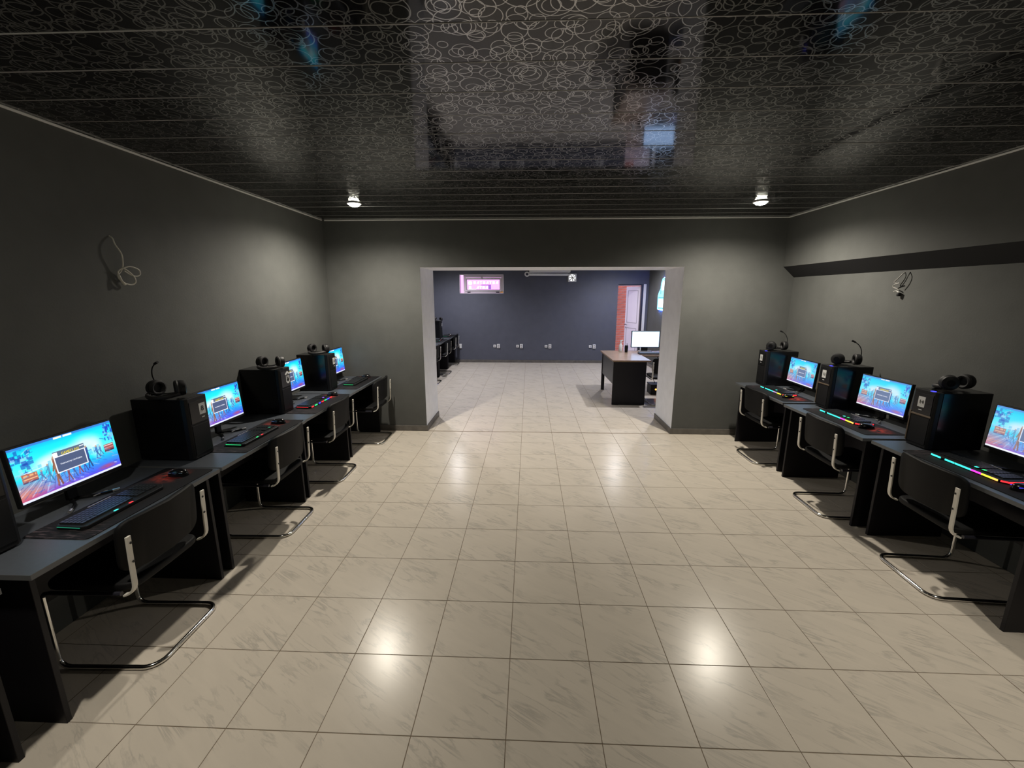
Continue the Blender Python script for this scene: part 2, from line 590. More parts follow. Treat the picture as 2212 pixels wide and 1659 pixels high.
# right wall: thicker above a sloping black ledge
prof = [(XR, 0), (XR + 0.2, 0), (XR + 0.2, ZC), (XRU, ZC), (XRU, 2.143), (XR, 2.018)]
wr = MB()
wr.prism(prof, 'y', YB, YW)
wr.mi = [0] * len(wr.mi)
wr.mi[2 + 4] = 1  # only the sloping face gets the near-black base colour
struct(wr.build('wall_right', [WALL, LEDGEBLACK]))
struct(MB().box(XL - 0.2, XR + 0.2, YB - 0.2, YB, 0, ZC).build('wall_front', WALL))
# partition with the wide opening
pt = MB()
def quadbox(x0, x1, z0, z1, m):
    pt.box(x0, x1, YW, YW2, z0, z1)
    for kk in range(6):
        pt.mi[-6 + kk] = m[kk]
quadbox(XL - 0.2, OXL, 0, ZC, (0, 0, 0, 1, 2, 0))      # bottom, top, front(-y), +x, back(+y), -x
quadbox(OXR, XR + 0.2, 0, ZC, (0, 0, 0, 0, 2, 1))
quadbox(OXL, OXR, OZ, ZC, (1, 0, 0, 0, 2, 0))
struct(pt.build('wall_back', [WALL, REVEAL, WALL_SLATE]))
struct(MB().box(XL - 0.2, XL, YW2, YF, 0, ZC).build('wall_left', WALL_SLATE))
struct(MB().box(XR2, XR2 + 0.2, YW2, YF, 0, ZC).build('wall_right', WALL))
# far wall with window and door holes
WX0, WX1, WZ0, WZ1 = -1.831, -0.667, 1.836, 2.322
DX0, DX1, DZ1 = 2.312, 2.965, 2.071
fw = MB()
th = 0.22
for (x0, x1, z0, z1) in ((XL - 0.2, WX0, 0, ZC), (WX0, WX1, 0, WZ0), (WX0, WX1, WZ1, ZC), (WX1, DX0, 0, ZC),
                         (DX0, DX1, DZ1, ZC), (DX1, XR2 + 0.2, 0, ZC)):
    fw.box(x0, x1, YF, YF + th, z0, z1)
struct(fw.build('wall_far', WALL_SLATE))

# baseboards
def baseboard(name, x0, x1, y0, y1):
    struct(MB().box(x0, x1, y0, y1, 0.0, 0.075).build(name, BASEB, bevel=0.004))
baseboard('baseboard_back', XL, OXL + 0.014, YW - 0.014, YW)
baseboard('baseboard_back', OXR - 0.014, XR, YW - 0.014, YW)
baseboard('baseboard_left', OXL, OXL + 0.014, YW, YW2)
baseboard('baseboard_right', OXR - 0.014, OXR, YW, YW2)
baseboard('baseboard_far', XL, DX0 - 0.03, YF - 0.014, YF)
baseboard('baseboard_right', XR2 - 0.014, XR2, YW2, YF - 0.2)

# ceiling trims
def trim(name, x0, x1, y0, y1, z0=ZC - 0.013, z1=ZC - 0.001, m=GREYTRIM):
    return struct(MB().box(x0, x1, y0, y1, z0, z1).build(name, m, bevel=0.003))
trim('trim_1', XL, XL + 0.014, YB, YW - 0.03)
trim('trim_2', XRU - 0.014, XRU, YB, YW)
trim('trim_3', XL + 0.03, XRU, YW - 0.012, YW)

# ------------------------------------------------------------------ window in the far wall, neon sign behind it
win = struct(link('window_1', None, None, ((WX0 + WX1) / 2, YF, (WZ0 + WZ1) / 2)))
hw, hh = (WX1 - WX0) / 2, (WZ1 - WZ0) / 2
def frame_mb(x0, x1, z0, z1, wd, y0, y1):
    mb = MB()
    mb.box(x0, x1, y0, y1, z0, z0 + wd)
    mb.box(x0, x1, y0, y1, z1 - wd, z1)
    mb.box(x0, x0 + wd, y0, y1, z0 + wd, z1 - wd)
    mb.box(x1 - wd, x1, y0, y1, z0 + wd, z1 - wd)
    return mb
lin = MB()
for (a, b, c, d) in ((-hw, hw, -hh, -hh + 0.012), (-hw, hw, hh - 0.012, hh), (-hw, -hw + 0.012, -hh, hh), (hw - 0.012, hw, -hh, hh)):
    lin.box(a, b, 0.001, 0.19, c, d)
lin.build('window_reveal', PVC, win)
frame_mb(-hw + 0.09, hw - 0.014, -hh + 0.014, hh - 0.014, 0.055, 0.13, 0.19).build('window_frame', PVC, win, bevel=0.004)
sash = frame_mb(-hw + 0.13, hw - 0.06, -hh + 0.05, hh - 0.075, 0.045, 0.105, 0.15).build('window_sash', PVC, win, bevel=0.005)
frame_mb(-hw + 0.172, hw - 0.102, -hh + 0.092, hh - 0.117, 0.008, 0.100, 0.150).build('gasket', DARKMETAL, sash)
MB().box(-hw + 0.172, hw - 0.102, 0.126, 0.132, -hh + 0.092, hh - 0.117).build('pane', GLASS, sash)
hd = MB()
hd.prism([(-0.02, hh - 0.05), (0.02, hh - 0.05), (0.022, hh - 0.085), (0.0, hh - 0.115), (-0.022, hh - 0.085)], 'y', 0.085, 0.105)
hd.build('window_handle', PVCSHADE, sash, bevel=0.003)
for xx in (-hw + 0.23, hw - 0.17):
    MB().box(xx - 0.04, xx + 0.04, 0.10, 0.13, -hh + 0.022, -hh + 0.048).build('window_hinge', DARKMETAL, win, bevel=0.003)
MB().box(hw - 0.10, hw - 0.014, 0.12, 0.129, -hh + 0.014, -hh + 0.055).build('label_sticker', ORANGE, win)
sg = thing('neon_sign', 'pink glowing sign with white strokes seen through the small high window', 'sign',
           ((WX0 + WX1) / 2 + 0.03, YF + 0.235, (WZ0 + WZ1) / 2 - 0.012))
MB().box(-0.62, 0.62, 0, 0.03, -0.24, 0.24).build('panel', PINK, sg)
st = MB()
rs = random.Random(11)
st.lathe([(0.055, 0), (0.055, 0.006)], 20, 0, Matrix.Translation((-0.36, -0.002, 0.045)) @ Matrix.Rotation(PI / 2, 4, 'X'))
for row, (zc, hgt, xs) in enumerate(((0.055, 0.075, [-0.24 + 0.085 * i for i in range(8)]), (-0.075, 0.07, [-0.36, -0.16, -0.08, 0.0, 0.08]))):
    for i, xx in enumerate(xs):
        if i % 3 == 0:
            st.box(xx - 0.03, xx + 0.03, -0.008, 0, zc - hgt / 2, zc + hgt / 2)
        elif i % 3 == 1:
            st.prism([(xx - 0.035, zc - hgt / 2), (xx - 0.01, zc - hgt / 2), (xx + 0.03, zc + hgt / 2), (xx + 0.005, zc + hgt / 2)], 'y', -0.008, 0)
            st.box(xx + 0.012, xx + 0.032, -0.008, 0, zc - hgt / 2, zc + hgt / 2)
        else:
            st.box(xx - 0.03, xx + 0.03, -0.008, 0, zc + hgt / 2 - 0.018, zc + hgt / 2)
            st.box(xx - 0.012, xx + 0.012, -0.008, 0, zc - hgt / 2, zc + hgt / 2 - 0.018)
st.box(-0.42, -0.2, -0.008, 0, -0.13, -0.115)
st.build('strokes', PINKW, sg)
MB().box(-0.06, 0.2, -0.006, 0, -0.02, 0.005).box(0.13, 0.2, -0.006, 0, -0.12, -0.02).build('violet_gap', VIOLET, sg)

# ------------------------------------------------------------------ doorway, outside brick wall
dr = struct(link('door_1', None, None, ((DX0 + DX1) / 2, YF, 0)))
hx = (DX1 - DX0) / 2
MB().box(hx - 0.045, hx, 0.0, 0.1, 0, DZ1).box(-hx, hx, 0.02, 0.1, DZ1 - 0.03, DZ1).build('door_frame', DARKMETAL, dr)
leaf = MB().box(-0.62, 0, 0, 0.045, 0.02, DZ1 - 0.05).build('door_leaf', PVC, dr, (hx - 0.05, 0.11, 0), (0, 0, math.radians(-68)), bevel=0.003)
for (z0, z1) in ((0.25, 0.92), (1.05, 1.92)):
    frame_mb(-0.54, -0.08, z0, z1, 0.018, -0.004, 0.0).build('panel_moulding', PVCSHADE, leaf)
hdl = MB()
hdl.tube([(-0.575, 0, 1.0), (-0.575, -0.05, 1.0), (-0.44, -0.055, 0.99)], 0.009, 8)
hdl.build('door_handle', DARKMETAL, leaf)
MB().lathe([(0.016, 0), (0.016, 0.02)], 12, 0, Matrix.Translation((-0.575, 0, 0.92)) @ Matrix.Rotation(PI / 2, 4, 'X')).build('keyhole', SILVER, leaf)
struct(MB().box(DX1, DX1 + 0.07, YF - 0.012, YF - 0.001, 0, DZ1).build('trim_4', WHITE, bevel=0.002))
struct(MB().box(-3.5, 5.5, YF + th, 16.0, -0.12, -0.02).build('ground', CONCRETE))
bw = struct(MB().box(1.2, 5.2, 13.02, 13.2, -0.1, 3.2).build('wall_outside', MORTAR))
bm_ = MB().box(-0.12, 0.12, -0.012, 0.03, -0.029, 0.029).mesh('brick', BRICK)
for row in range(34):
    for c in range(7):
        link('brick', bm_, bw, (2.05 + c * 0.252 + (0.126 if row % 2 else 0), 13.02, 0.03 + row * 0.074))

# ------------------------------------------------------------------ things on the far wall
grp = 'socket pairs on the far wall'
first = None
labels = ['white socket pair on the far wall below the pink window', 'white socket pair second from the left on the far wall',
          'white socket pair on the far wall below the wall fan', 'white socket pair on the far wall beside the office desk']
for i, (xa, xb) in enumerate(((-0.915, -0.815), (-0.298, -0.186), (0.468, 0.567), (1.649, 1.748))):
    if first is None:
        t = thing('wall_socket', labels[0], 'socket', group=grp)
        MB().box(-0.036, 0.036, -0.02, 0, -0.036, 0.036).build('switch_plate', WHITE, t, bevel=0.006)
        MB().box(0.064, 0.142, -0.028, 0, -0.056, 0.056).build('socket_plate', WHITE, t, bevel=0.008)
        for zz in (-0.024, 0.024):
            ss = MB().lathe([(0.02, 0), (0.02, 0.003)], 14, 0, Matrix.Translation((0.103, -0.027, zz)) @ Matrix.Rotation(PI / 2, 4, 'X')).build('socket_hole', PVCSHADE, t)
        MB().box(-0.014, 0.014, -0.023, -0.018, -0.02, 0.02).build('switch_rocker', PVCSHADE, t)
        first = t
    else:
        t = copy_tree(first)
    t.location = (xa, YF, 0.449)
    t['label'] = labels[i]
t = thing('wall_socket', 'white socket plate on far wall behind the last chair of the back row', 'socket', (-1.86, YF, 0.445))
MB().box(-0.02, 0.05, -0.028, 0, -0.06, 0.06).build('socket_plate', WHITE, t, bevel=0.008)

fan = thing('wall_fan', 'square white ventilation fan with round bladed grille on far wall', 'fan', (1.115, YF, 2.235))
fb = MB().box(-0.11, 0.11, -0.03, 0, -0.105, 0.105)
fb.build('housing', WHITE, fan, bevel=0.01)
MB().lathe([(0.085, 0), (0.085, 0.004)], 28, 0, Matrix.Translation((0, -0.03, 0)) @ Matrix.Rotation(PI / 2, 4, 'X')).build('opening', mat('fan_glow_disc', (0, 0, 0), emit=(1, 1, 1), strength=1.1), fan)  # emissive disc stands in for light coming through the fan
for k in range(7):
    a = 2 * PI * k / 7 + 0.3
    c, s = math.cos(a), math.sin(a)
    q = [(0.012 * c - 0.006 * s, 0.012 * s + 0.006 * c), (0.08 * c - 0.012 * s, 0.08 * s + 0.012 * c), (0.08 * c + 0.006 * s, 0.08 * s - 0.006 * c), (0.012 * c + 0.006 * s, 0.012 * s - 0.006 * c)]
    MB().prism(q, 'y', -0.042, -0.036).build('fan_blade', DARKMETAL, fan)
MB().lathe([(0.02, 0), (0.02, 0.012)], 16, 0, Matrix.Translation((0, -0.034, 0)) @ Matrix.Rotation(PI / 2, 4, 'X')).build('hub', SILVER, fan)
dc = thing('ventilation_duct', 'white boxed duct with a pipe running along the top of the far wall', 'duct', (0, YF, 0))
MB().box(0.0, 1.04, -0.30, 0, 2.36, 2.62).build('duct_box', WHITE, dc, bevel=0.006)
MB().tube([(0.0, -0.10, 2.315), (0.55, -0.10, 2.312), (1.0, -0.10, 2.31)], 0.03, 12).build('pipe', WHITE, dc, smooth=True)
el = MB()
el.tube([(-0.055 + 0.05 * math.cos(a), -0.1, 2.325 + 0.05 * math.sin(a)) for a in [2 * PI * i / 20 for i in range(20)]], 0.018, 8, closed=True)
el.build('pipe_collar', WHITE, dc, smooth=True)

# lit sign on the right wall of the back room
ls = thing('light_sign', 'glowing cyan and white shaped sign on the back room wall beside the door', 'sign', (XR2 - 0.012, 9.95, 1.82))
outline = [(-0.34, -0.35), (0.36, -0.35), (0.37, -0.04), (0.3, 0.05), (0.2, 0.12), (0.17, 0.26), (0.1, 0.345), (0.0, 0.365), (-0.1, 0.35), (-0.2, 0.26), (-0.28, 0.1), (-0.34, 0.02)]
def scaled(p, s):
    return [(a * s, b * s) for a, b in p]
MB().prism(scaled(outline, 1.04), 'x', -0.012, 0.0).build('glow_edge', SIGNB, ls)
MB().prism(outline, 'x', -0.035, -0.012).build('sign_face', SIGNC, ls)
MB().prism([(-0.26, -0.3), (0.27, -0.3), (0.27, -0.12), (-0.26, -0.12)], 'x', -0.042, -0.035).build('lower_plate', SIGNW, ls)
MB().prism([(-0.14, 0.1), (0.1, 0.08), (0.08, 0.24), (0.0, 0.31), (-0.1, 0.26)], 'x', -0.042, -0.035).build('upper_shape', SIGNW, ls)
for (a, b, c, d) in ((-0.3, 0.3, -0.085, -0.07), (-0.26, 0.26, -0.325, -0.312), (0.13, 0.16, 0.0, 0.1), (-0.2, -0.16, 0.02, 0.16)):
    MB().prism([(a, c), (b, c), (b, d), (a, d)], 'x', -0.042, -0.035).build('sign_line', SIGNT, ls)
MB().box(-0.03, 0, -0.16, -0.04, -0.45, -0.37).build('power_box', DARKMETAL, ls, bevel=0.008)

# ------------------------------------------------------------------ ceiling lamps
def lamp(x, y, watts, colr, cone, label):
    t = thing('ceiling_spotlight', label, 'lamp', (x, y, ZC), group='recessed ceiling spotlights')
    rim = MB()
    prof = [(0.052, -0.012), (0.058, -0.002), (0.046, -0.013), (0.040, -0.004)]
    rim.tube([(0.064 * math.cos(2 * PI * i / 28), 0.064 * math.sin(2 * PI * i / 28), -0.006) for i in range(28)], 0.008, 8, closed=True)
    rim.build('rim', WHITE, t, smooth=True)
    MB().lathe([(0.02, -0.036), (0.042, -0.030), (0.055, -0.016), (0.057, -0.003)], 24).build('bulb', BULB, t, smooth=True)
    ld = bpy.data.lights.new('spotlight', 'SPOT')
    ld.energy = watts
    ld.color = colr
    ld.spot_size = math.radians(cone)
    ld.spot_blend = 0.9
    ld.shadow_soft_size = 0.035
    lo = bpy.data.objects.new('lamp_light', ld)
    COL.objects.link(lo)
    lo.parent = t
    lo.location = (0, 0, -0.07)
for L in LAMPS:
    lamp(*L)

# ------------------------------------------------------------------ desks
def make_desk(L, label):
    """length L along y; front edge at local x=0, back at -0.615; origin on the floor at the near-front end"""
    t = thing('computer_desk', label, 'desk')
    tp = MB().box(-0.615, 0, 0, L, 0.727, 0.75).build('desktop', [DESKTOP], t)
    MB().box(0.0, 0.0012, 0, L, 0.727, 0.7495).box(-0.615, 0, -0.0012, 0, 0.727, 0.7495).box(-0.615, 0, L, L + 0.0012, 0.727, 0.7495).build('edge_band', DESKEDGE, tp)
    for yy in (0.03, L - 0.052):
        MB().box(-0.60, -0.055, yy, yy + 0.022, 0.0, 0.727).build('side_panel', DESKPANEL, t, bevel=0.002)
    MB().box(-0.50, -0.48, 0.052, L - 0.052, 0.3, 0.727).build('modesty_panel', DESKPANEL, t)
    return t
# y0, y1, front x, side(-1 left / +1 right), tilt, label
DESKS = [
    (0.28, 1.29, -1.95, -1, 0, 'dark desk cut off by the left bottom corner, nearest of all'),
    (1.365, 2.385, -1.925, -1, 0, 'dark desk with the nearest left monitor on it'),
    (2.405, 3.425, -1.925, -1, 0, 'dark desk carrying the tower numbered eight'),
    (3.435, 4.39, -1.933, -1, 0, 'dark desk carrying the tower numbered nine'),
    (4.405, 5.40, -1.94, -1, 0, 'dark desk on the left against the dividing wall'),
    (4.20, 5.20, 2.56, 1, 0, 'dark desk on the right against the dividing wall'),
    (3.13, 4.14, 2.535, 1, 0.0, 'dark desk on the right, middle of the three in view'),
    (2.05, 3.085, 2.565, 1, 0, 'dark desk on the right, cut off by the right edge'),
    (8.17, 9.19, -1.94, -1, 0, 'dark desk in the back room, nearest to the opening'),
    (9.205, 10.24, -1.94, -1, 0, 'dark desk in the back room, middle of its row'),
    (10.25, 11.27, -1.94, -1, 0, 'dark desk in the back room against the far wall'),
]
for (y0, y1, fx, sd, rz, label) in DESKS:
    d = make_desk(y1 - y0, label)
    d['group'] = 'computer desks along the walls'
    if sd < 0:
        d.location = (fx, y0, 0)
    else:
        d.location = (fx, y1, 0)
        d.rotation_euler = (0, 0, PI + rz)

# ------------------------------------------------------------------ chairs (cantilever)
def make_chair():
    t = thing('cantilever_chair', 'chair', 'chair')
    W = 0.222
    # floor sled and legs as one bent tube
    r = 0.0115
    zf = r
    p = []
    def corner(cx, cy, rad, a0, a1, n=6):
        return [(cx + rad * math.cos(a0 + (a1 - a0) * i / n), cy + rad * math.sin(a0 + (a1 - a0) * i / n), zf) for i in range(n + 1)]
    R = 0.07
    xb, xf = 0.245, -0.235
    p += [(xf, -W, 0.41), (xf, -W, 0.06)]
    p += [(xf + 0.05 - 0.05 * math.cos(a), -W, zf + 0.05 - 0.05 * math.sin(a)) for a in (0.5, 1.05, PI / 2)]
    p += corner(xb - R, -W + R, R, -PI / 2, 0)
    p += corner(xb - R, W - R, R, 0, PI / 2)
    p += [(xf + 0.05 - 0.05 * math.cos(a), W, zf + 0.05 - 0.05 * math.sin(a)) for a in (PI / 2, 1.05, 0.5)]
    p += [(xf, W, 0.06), (xf, W, 0.41)]
    MB().tube(p, r, 10).build('sled_base', CHROME, t, smooth=True)
    for s in (-1, 1):
        y_ = s * 0.232
        MB().tube([(xf, s * 0.222, 0.405), (xf + 0.012, s * 0.222, 0.422), (xf + 0.04, s * 0.222, 0.428), (0.15, s * 0.222, 0.428)], 0.0105, 8).build('seat_rail', DARKMETAL, t, smooth=True)
        path = arc(0.168, 0.497, 0.067, -PI / 2 + 0.12, 0.0, 6, y_)
        path += [(0.238, y_, 0.58), (0.242, y_, 0.66), (0.246, y_, 0.735)]
        st = MB().bar(path, 0.024, 0.009).build('back_strip', STRIP, t, bevel=0.0015)
        for zz in (0.70, 0.605):
            MB().lathe([(0.006, 0), (0.006, 0.004)], 10, 0, Matrix.Translation((0.247 - (0.70 - zz) * 0.04, y_ - s * 0.006, zz)) @ Matrix.Rotation(PI / 2, 4, 'Y')).build('screw', SCREW, st)
    # seat pad
    seat = MB()
    nx, ny = 8, 8
    for sgn, zz in ((1, 0.472), (-1, 0.438)):
        pass
    pts = []
    for i in range(24):
        a = 2 * PI * i / 24
        c, s = math.cos(a), math.sin(a)
        e = 0.28
        pts.append((-0.015 + 0.225 * math.copysign(abs(c) ** e, c), 0.222 * math.copysign(abs(s) ** e, s)))
    seat.prism(pts, 'z', 0.437, 0.475)
    seat.build('seat', FABRIC, t, bevel=0.012, smooth=True, segs=3)
    # curved back pad
    bk = MB()
    n = 40
    out = []
    for i in range(n):
        a = 2 * PI * i / n
        c, s = math.cos(a), math.sin(a)
        e = 0.32
        yy = 0.236 * math.copysign(abs(c) ** e, c)
        zz = 0.135 * math.copysign(abs(s) ** e, s)
        out.append((yy, zz))
    v, f = [], []
    for layer, (xo, sc) in enumerate(((0.0, 0.93), (0.006, 0.985), (0.014, 1.0), (0.024, 0.985), (0.030, 0.93))):
        for (yy, zz) in out:
            yy2, zz2 = yy * (1 - (1 - sc) * 0.35), zz * (1 - (1 - sc) * 0.6)
            v.append((0.222 + xo - 0.05 * (yy / 0.236) ** 2 + 0.02 * ((zz + 0.135) / 0.27 - 0.5), yy2, 0.665 + zz2))
    for l in range(4):
        for i in range(n):
            f.append((l * n + i, l * n + (i + 1) % n, (l + 1) * n + (i + 1) % n, (l + 1) * n + i))
    # caps: strips between mirrored outline points keep the curve
    def cap(base, flip):
        idx = sorted(range(n), key=lambda i: out[i][0])
        half = n // 4
        top = [i for i in range(0, n // 2 + 1)]
        bot = [(n - i) % n for i in range(0, n // 2 + 1)]
        for q in range(n // 2):
            a_, b_, c_, d_ = base + top[q], base + top[q + 1], base + bot[q + 1], base + bot[q]
            fs = [x for x in (a_, b_, c_, d_)]
            u = []
            for x in fs:
                if x not in u:
                    u.append(x)
            if len(u) > 2:
                f.append(tuple(u))
    cap(0, False)
    cap(4 * n, True)
    bk.add(v, f)
    bk.build('backrest', FABRIC, t, smooth=True)
    return t
chair = make_chair()
CH = [
    (-2.075, 1.885, 0.03, 'black cantilever chair nearest the camera on the left'),
    (-2.07, 3.035, 0.03, 'black cantilever chair at the desk with the tower numbered eight'),
    (-2.085, 3.985, 0.02, 'black cantilever chair at the desk with the tower numbered nine'),
    (-2.04, 5.06, 0.0, 'black cantilever chair in the left corner by the dividing wall'),
    (2.712, 4.615, PI, 'black cantilever chair in the right corner by the dividing wall'),
    (2.688, 3.49, PI - 0.03, 'black cantilever chair in the middle of the right row'),
    (2.712, 2.535, PI - 0.06, 'black cantilever chair nearest the camera on the right'),
    (-2.1, 8.55, 0, 'black chair in the back room nearest to the opening'),
    (-2.08, 9.66, 0, 'black chair in the back room, middle of its row'),
    (-2.1, 10.92, 0, 'black chair in the back room against the far wall'),
    (2.27, 7.10, -PI / 2, 'black chair pulled up to the brown office desk'),
]
for i, (x, y, rz, label) in enumerate(CH):
    place(chair, i > 0, (x, y, 0), rz, label, 'black cantilever chairs')

# ------------------------------------------------------------------ computer towers
def digits_mesh(s):
    return text_mesh(s, 0.05 if len(s) == 1 else 0.036)
def make_tower(label, number, style, side):
    """local: front face at +x; origin bottom centre; depth .36, width .19, height .41"""
    t = thing('computer_tower', label, 'computer', group='computer towers on the desks')
    D, W, H = 0.36, 0.19, 0.41
    MB().box(-D / 2, D / 2 - 0.035, -W / 2, W / 2, 0.008, H).build('case_body', BLACKGLOSS, t, bevel=0.004)
    for (xx, yy) in ((-0.14, -0.07), (-0.14, 0.07), (0.10, -0.07), (0.10, 0.07)):
        MB().lathe([(0.012, 0), (0.012, 0.01)], 10, 0, Matrix.Translation((xx, yy, 0))).build('foot', BLACKMATTE, t)
    fp = MB()
    fp.prism([(D / 2 - 0.035, -W / 2), (D / 2 - 0.01, -W / 2 + 0.004), (D / 2, -W / 2 + 0.02), (D / 2, W / 2 - 0.02), (D / 2 - 0.01, W / 2 - 0.004), (D / 2 - 0.035, W / 2)], 'z', 0.008, H)
    front = fp.build('front_panel', BLACKMATTE, t, bevel=0.002)
    x = D / 2
    MB().box(x, x + 0.003, -0.07, 0.07, 0.24, 0.385).build('drive_cover', BLACKGLOSS, front, bevel=0.001)
    MB().box(x, x + 0.003, -0.07, 0.07, 0.03, 0.225).build('air_intake', BLACKMATTE, front, bevel=0.001)
    if style == 'bronze':
        MB().box(x, x + 0.006, -0.078, 0.078, 0.226, 0.238).build('accent_bar', COPPER, front, bevel=0.002)
        MB().box(x, x + 0.006, -0.082, -0.072, 0.03, 0.25).build('accent_bar', COPPER, front, bevel=0.002)
    if number is not None:
        yo = 0.03 if side < 0 else -0.01
        zo = 0.325
        if number == '9':
            sp = [(-0.03, -0.04), (-0.015, -0.055), (0.0, -0.06), (0.015, -0.055), (0.03, -0.04), (0.026, 0.02), (0.04, 0.03), (0.0, 0.055), (-0.04, 0.03), (-0.026, 0.02)]
            stk = MB().prism([(a + yo, b + zo) for a, b in sp], 'x', x + 0.003, x + 0.0045).build('number_sticker', STICKER, t)
            MB().prism([(a * 0.66 + yo, b * 0.66 + zo - 0.002) for a, b in sp], 'x', x + 0.0045, x + 0.0052).build('sticker_field', INK, stk)
            dm, dmt = digits_mesh(number), STICKER
        else:
            stk = MB().box(x + 0.003, x + 0.0045, yo - 0.026, yo + 0.026, zo - 0.037, zo + 0.037).build('number_sticker', STICKER, t)
            dm, dmt = (digits_mesh(number), INK) if number else (None, None)
        if number:
            dm.materials.append(dmt)
            link('digits', dm, stk, (x + 0.0058, yo, zo), (PI / 2, 0, PI / 2))
        MB().box(x + 0.003, x + 0.004, yo - 0.012, yo + 0.012, zo - 0.06, zo - 0.054).build('small_mark', STICKER, t)
    if style in ('led', 'bronze'):
        MB().box(x - 0.022, x - 0.004, -0.06 if side < 0 else 0.03, -0.04 if side < 0 else 0.055, H - 0.001, H + 0.004).build('power_light', LED_BLUE, t)
    return t
TW = [
    # front x, centre y, side, number, style, label
    (-2.2, 1.478, -1, None, 'led', 'black computer tower cut off by the left edge of the photo'),
    (-2.172, 2.59, -1, '8', 'plain', 'black computer tower with the sticker numbered eight'),
    (-2.212, 3.675, -1, '9', 'plain', 'black computer tower with the shield sticker numbered nine'),
    (-2.215, 4.615, -1, '10', 'plain', 'black computer tower numbered ten in the left corner'),
    (2.79, 5.095, 1, '12', 'led', 'black computer tower numbered twelve in the right corner'),
    (2.815, 4.035, 1, '13', 'bronze', 'black computer tower with bronze trim numbered thirteen'),
    (2.775, 2.975, 1, '14', 'bronze', 'black computer tower with bronze trim numbered fourteen'),
    (-2.17, 10.47, -1, '', 'plain', 'black computer tower on the back room desk by the far wall'),
]
for (fx, yc, sd, num, sty, label) in TW:
    t = make_tower(label, num, sty, sd)
    t.location = (fx - 0.18 if sd < 0 else fx + 0.18, yc, 0.7505)
    if sd > 0:
        t.rotation_euler = (0, 0, PI)

# ------------------------------------------------------------------ headsets on the towers
def make_headset(label, mic, rgb=False):
    t = thing('gaming_headset', label, 'headset', group='headsets lying on the towers')
    band = [(0.082 * math.cos(a), -0.022 - 0.075 * math.sin(a) * 1.0, 0.014 + 0.01 * math.cos(a) ** 2) for a in [PI * i / 16 for i in range(17)]]
    MB().tube(band, 0.013, 10).build('headband', CUSHION, t, smooth=True)
    inner = [(0.078 * math.cos(a), -0.02 - 0.055 * math.sin(a), 0.034) for a in [0.35 + (PI - 0.7) * i / 12 for i in range(13)]]
    MB().tube(inner, 0.0035, 6).build('band_wire', BLACKMATTE, t, smooth=True)
    for s in (-1, 1):
        M = Matrix.Translation((s * 0.072, 0.0, 0.053)) @ Matrix.Rotation(s * 0.5 + 0.3, 4, 'Z') @ Matrix.Rotation(-s * PI / 2, 4, 'Y')
        cup = MB().lathe([(0.030, -0.028), (0.042, -0.022), (0.046, -0.006), (0.045, 0.006)], 22, 0, M).build('ear_cup', BLACKMATTE, t, smooth=True)
        ring = [tuple(M @ Vector((0.036 * math.cos(2 * PI * i / 20), 0.036 * math.sin(2 * PI * i / 20), 0.014))) for i in range(20)]
        MB().tube(ring, 0.0115, 8, closed=True).build('ear_cushion', CUSHION, cup, smooth=True)
        MB().lathe([(0.02, -0.0295), (0.02, -0.0275)], 18, 0, M).build('cup_badge', LED_CYAN if rgb else BLACKGLOSS, cup)
    if mic:
        MB().tube(smooth_path([(-0.085, 0.02, 0.07), (-0.09, 0.01, 0.12), (-0.075, 0.0, 0.165), (-0.045, -0.01, 0.195)]), 0.0035, 6).build('microphone_boom', BLACKMATTE, t, smooth=True)
        MB().tube([(-0.045, -0.01, 0.195), (-0.02, -0.016, 0.207)], 0.007, 8).build('microphone_tip', BLACKMATTE, t, smooth=True)
    return t
HS = [
    (-2.348, 2.585, 1.161, 0.0, True, 'black headset with raised microphone on the tower numbered eight'),
    (-2.322, 3.665, 1.161, 0.05, False, 'black headset with bent cable on the tower numbered nine'),
    (-2.358, 4.62, 1.161, -0.05, False, 'black headset on the tower in the left corner'),
    (2.95, 5.09, 1.161, PI + 0.1, True, 'black headset with thin microphone in the right corner'),
    (2.99, 4.03, 1.161, PI - 0.15, True, 'black headset with thin microphone on the tower numbered thirteen'),
    (2.975, 2.975, 1.161, PI + 0.3, False, 'black headset on the tower numbered fourteen'),
]
for (x, y, z, rz, mic, label) in HS:
    h = make_headset(label, mic)
    h.scale = (1.12, 1.12, 1.12)
    h.location = (x, y, z)
    h.rotation_euler = (0, 0, rz)
h = make_headset('black headset with a glowing cup on the back room tower', False, True)
h.location = (-2.25, 10.46, 1.161)

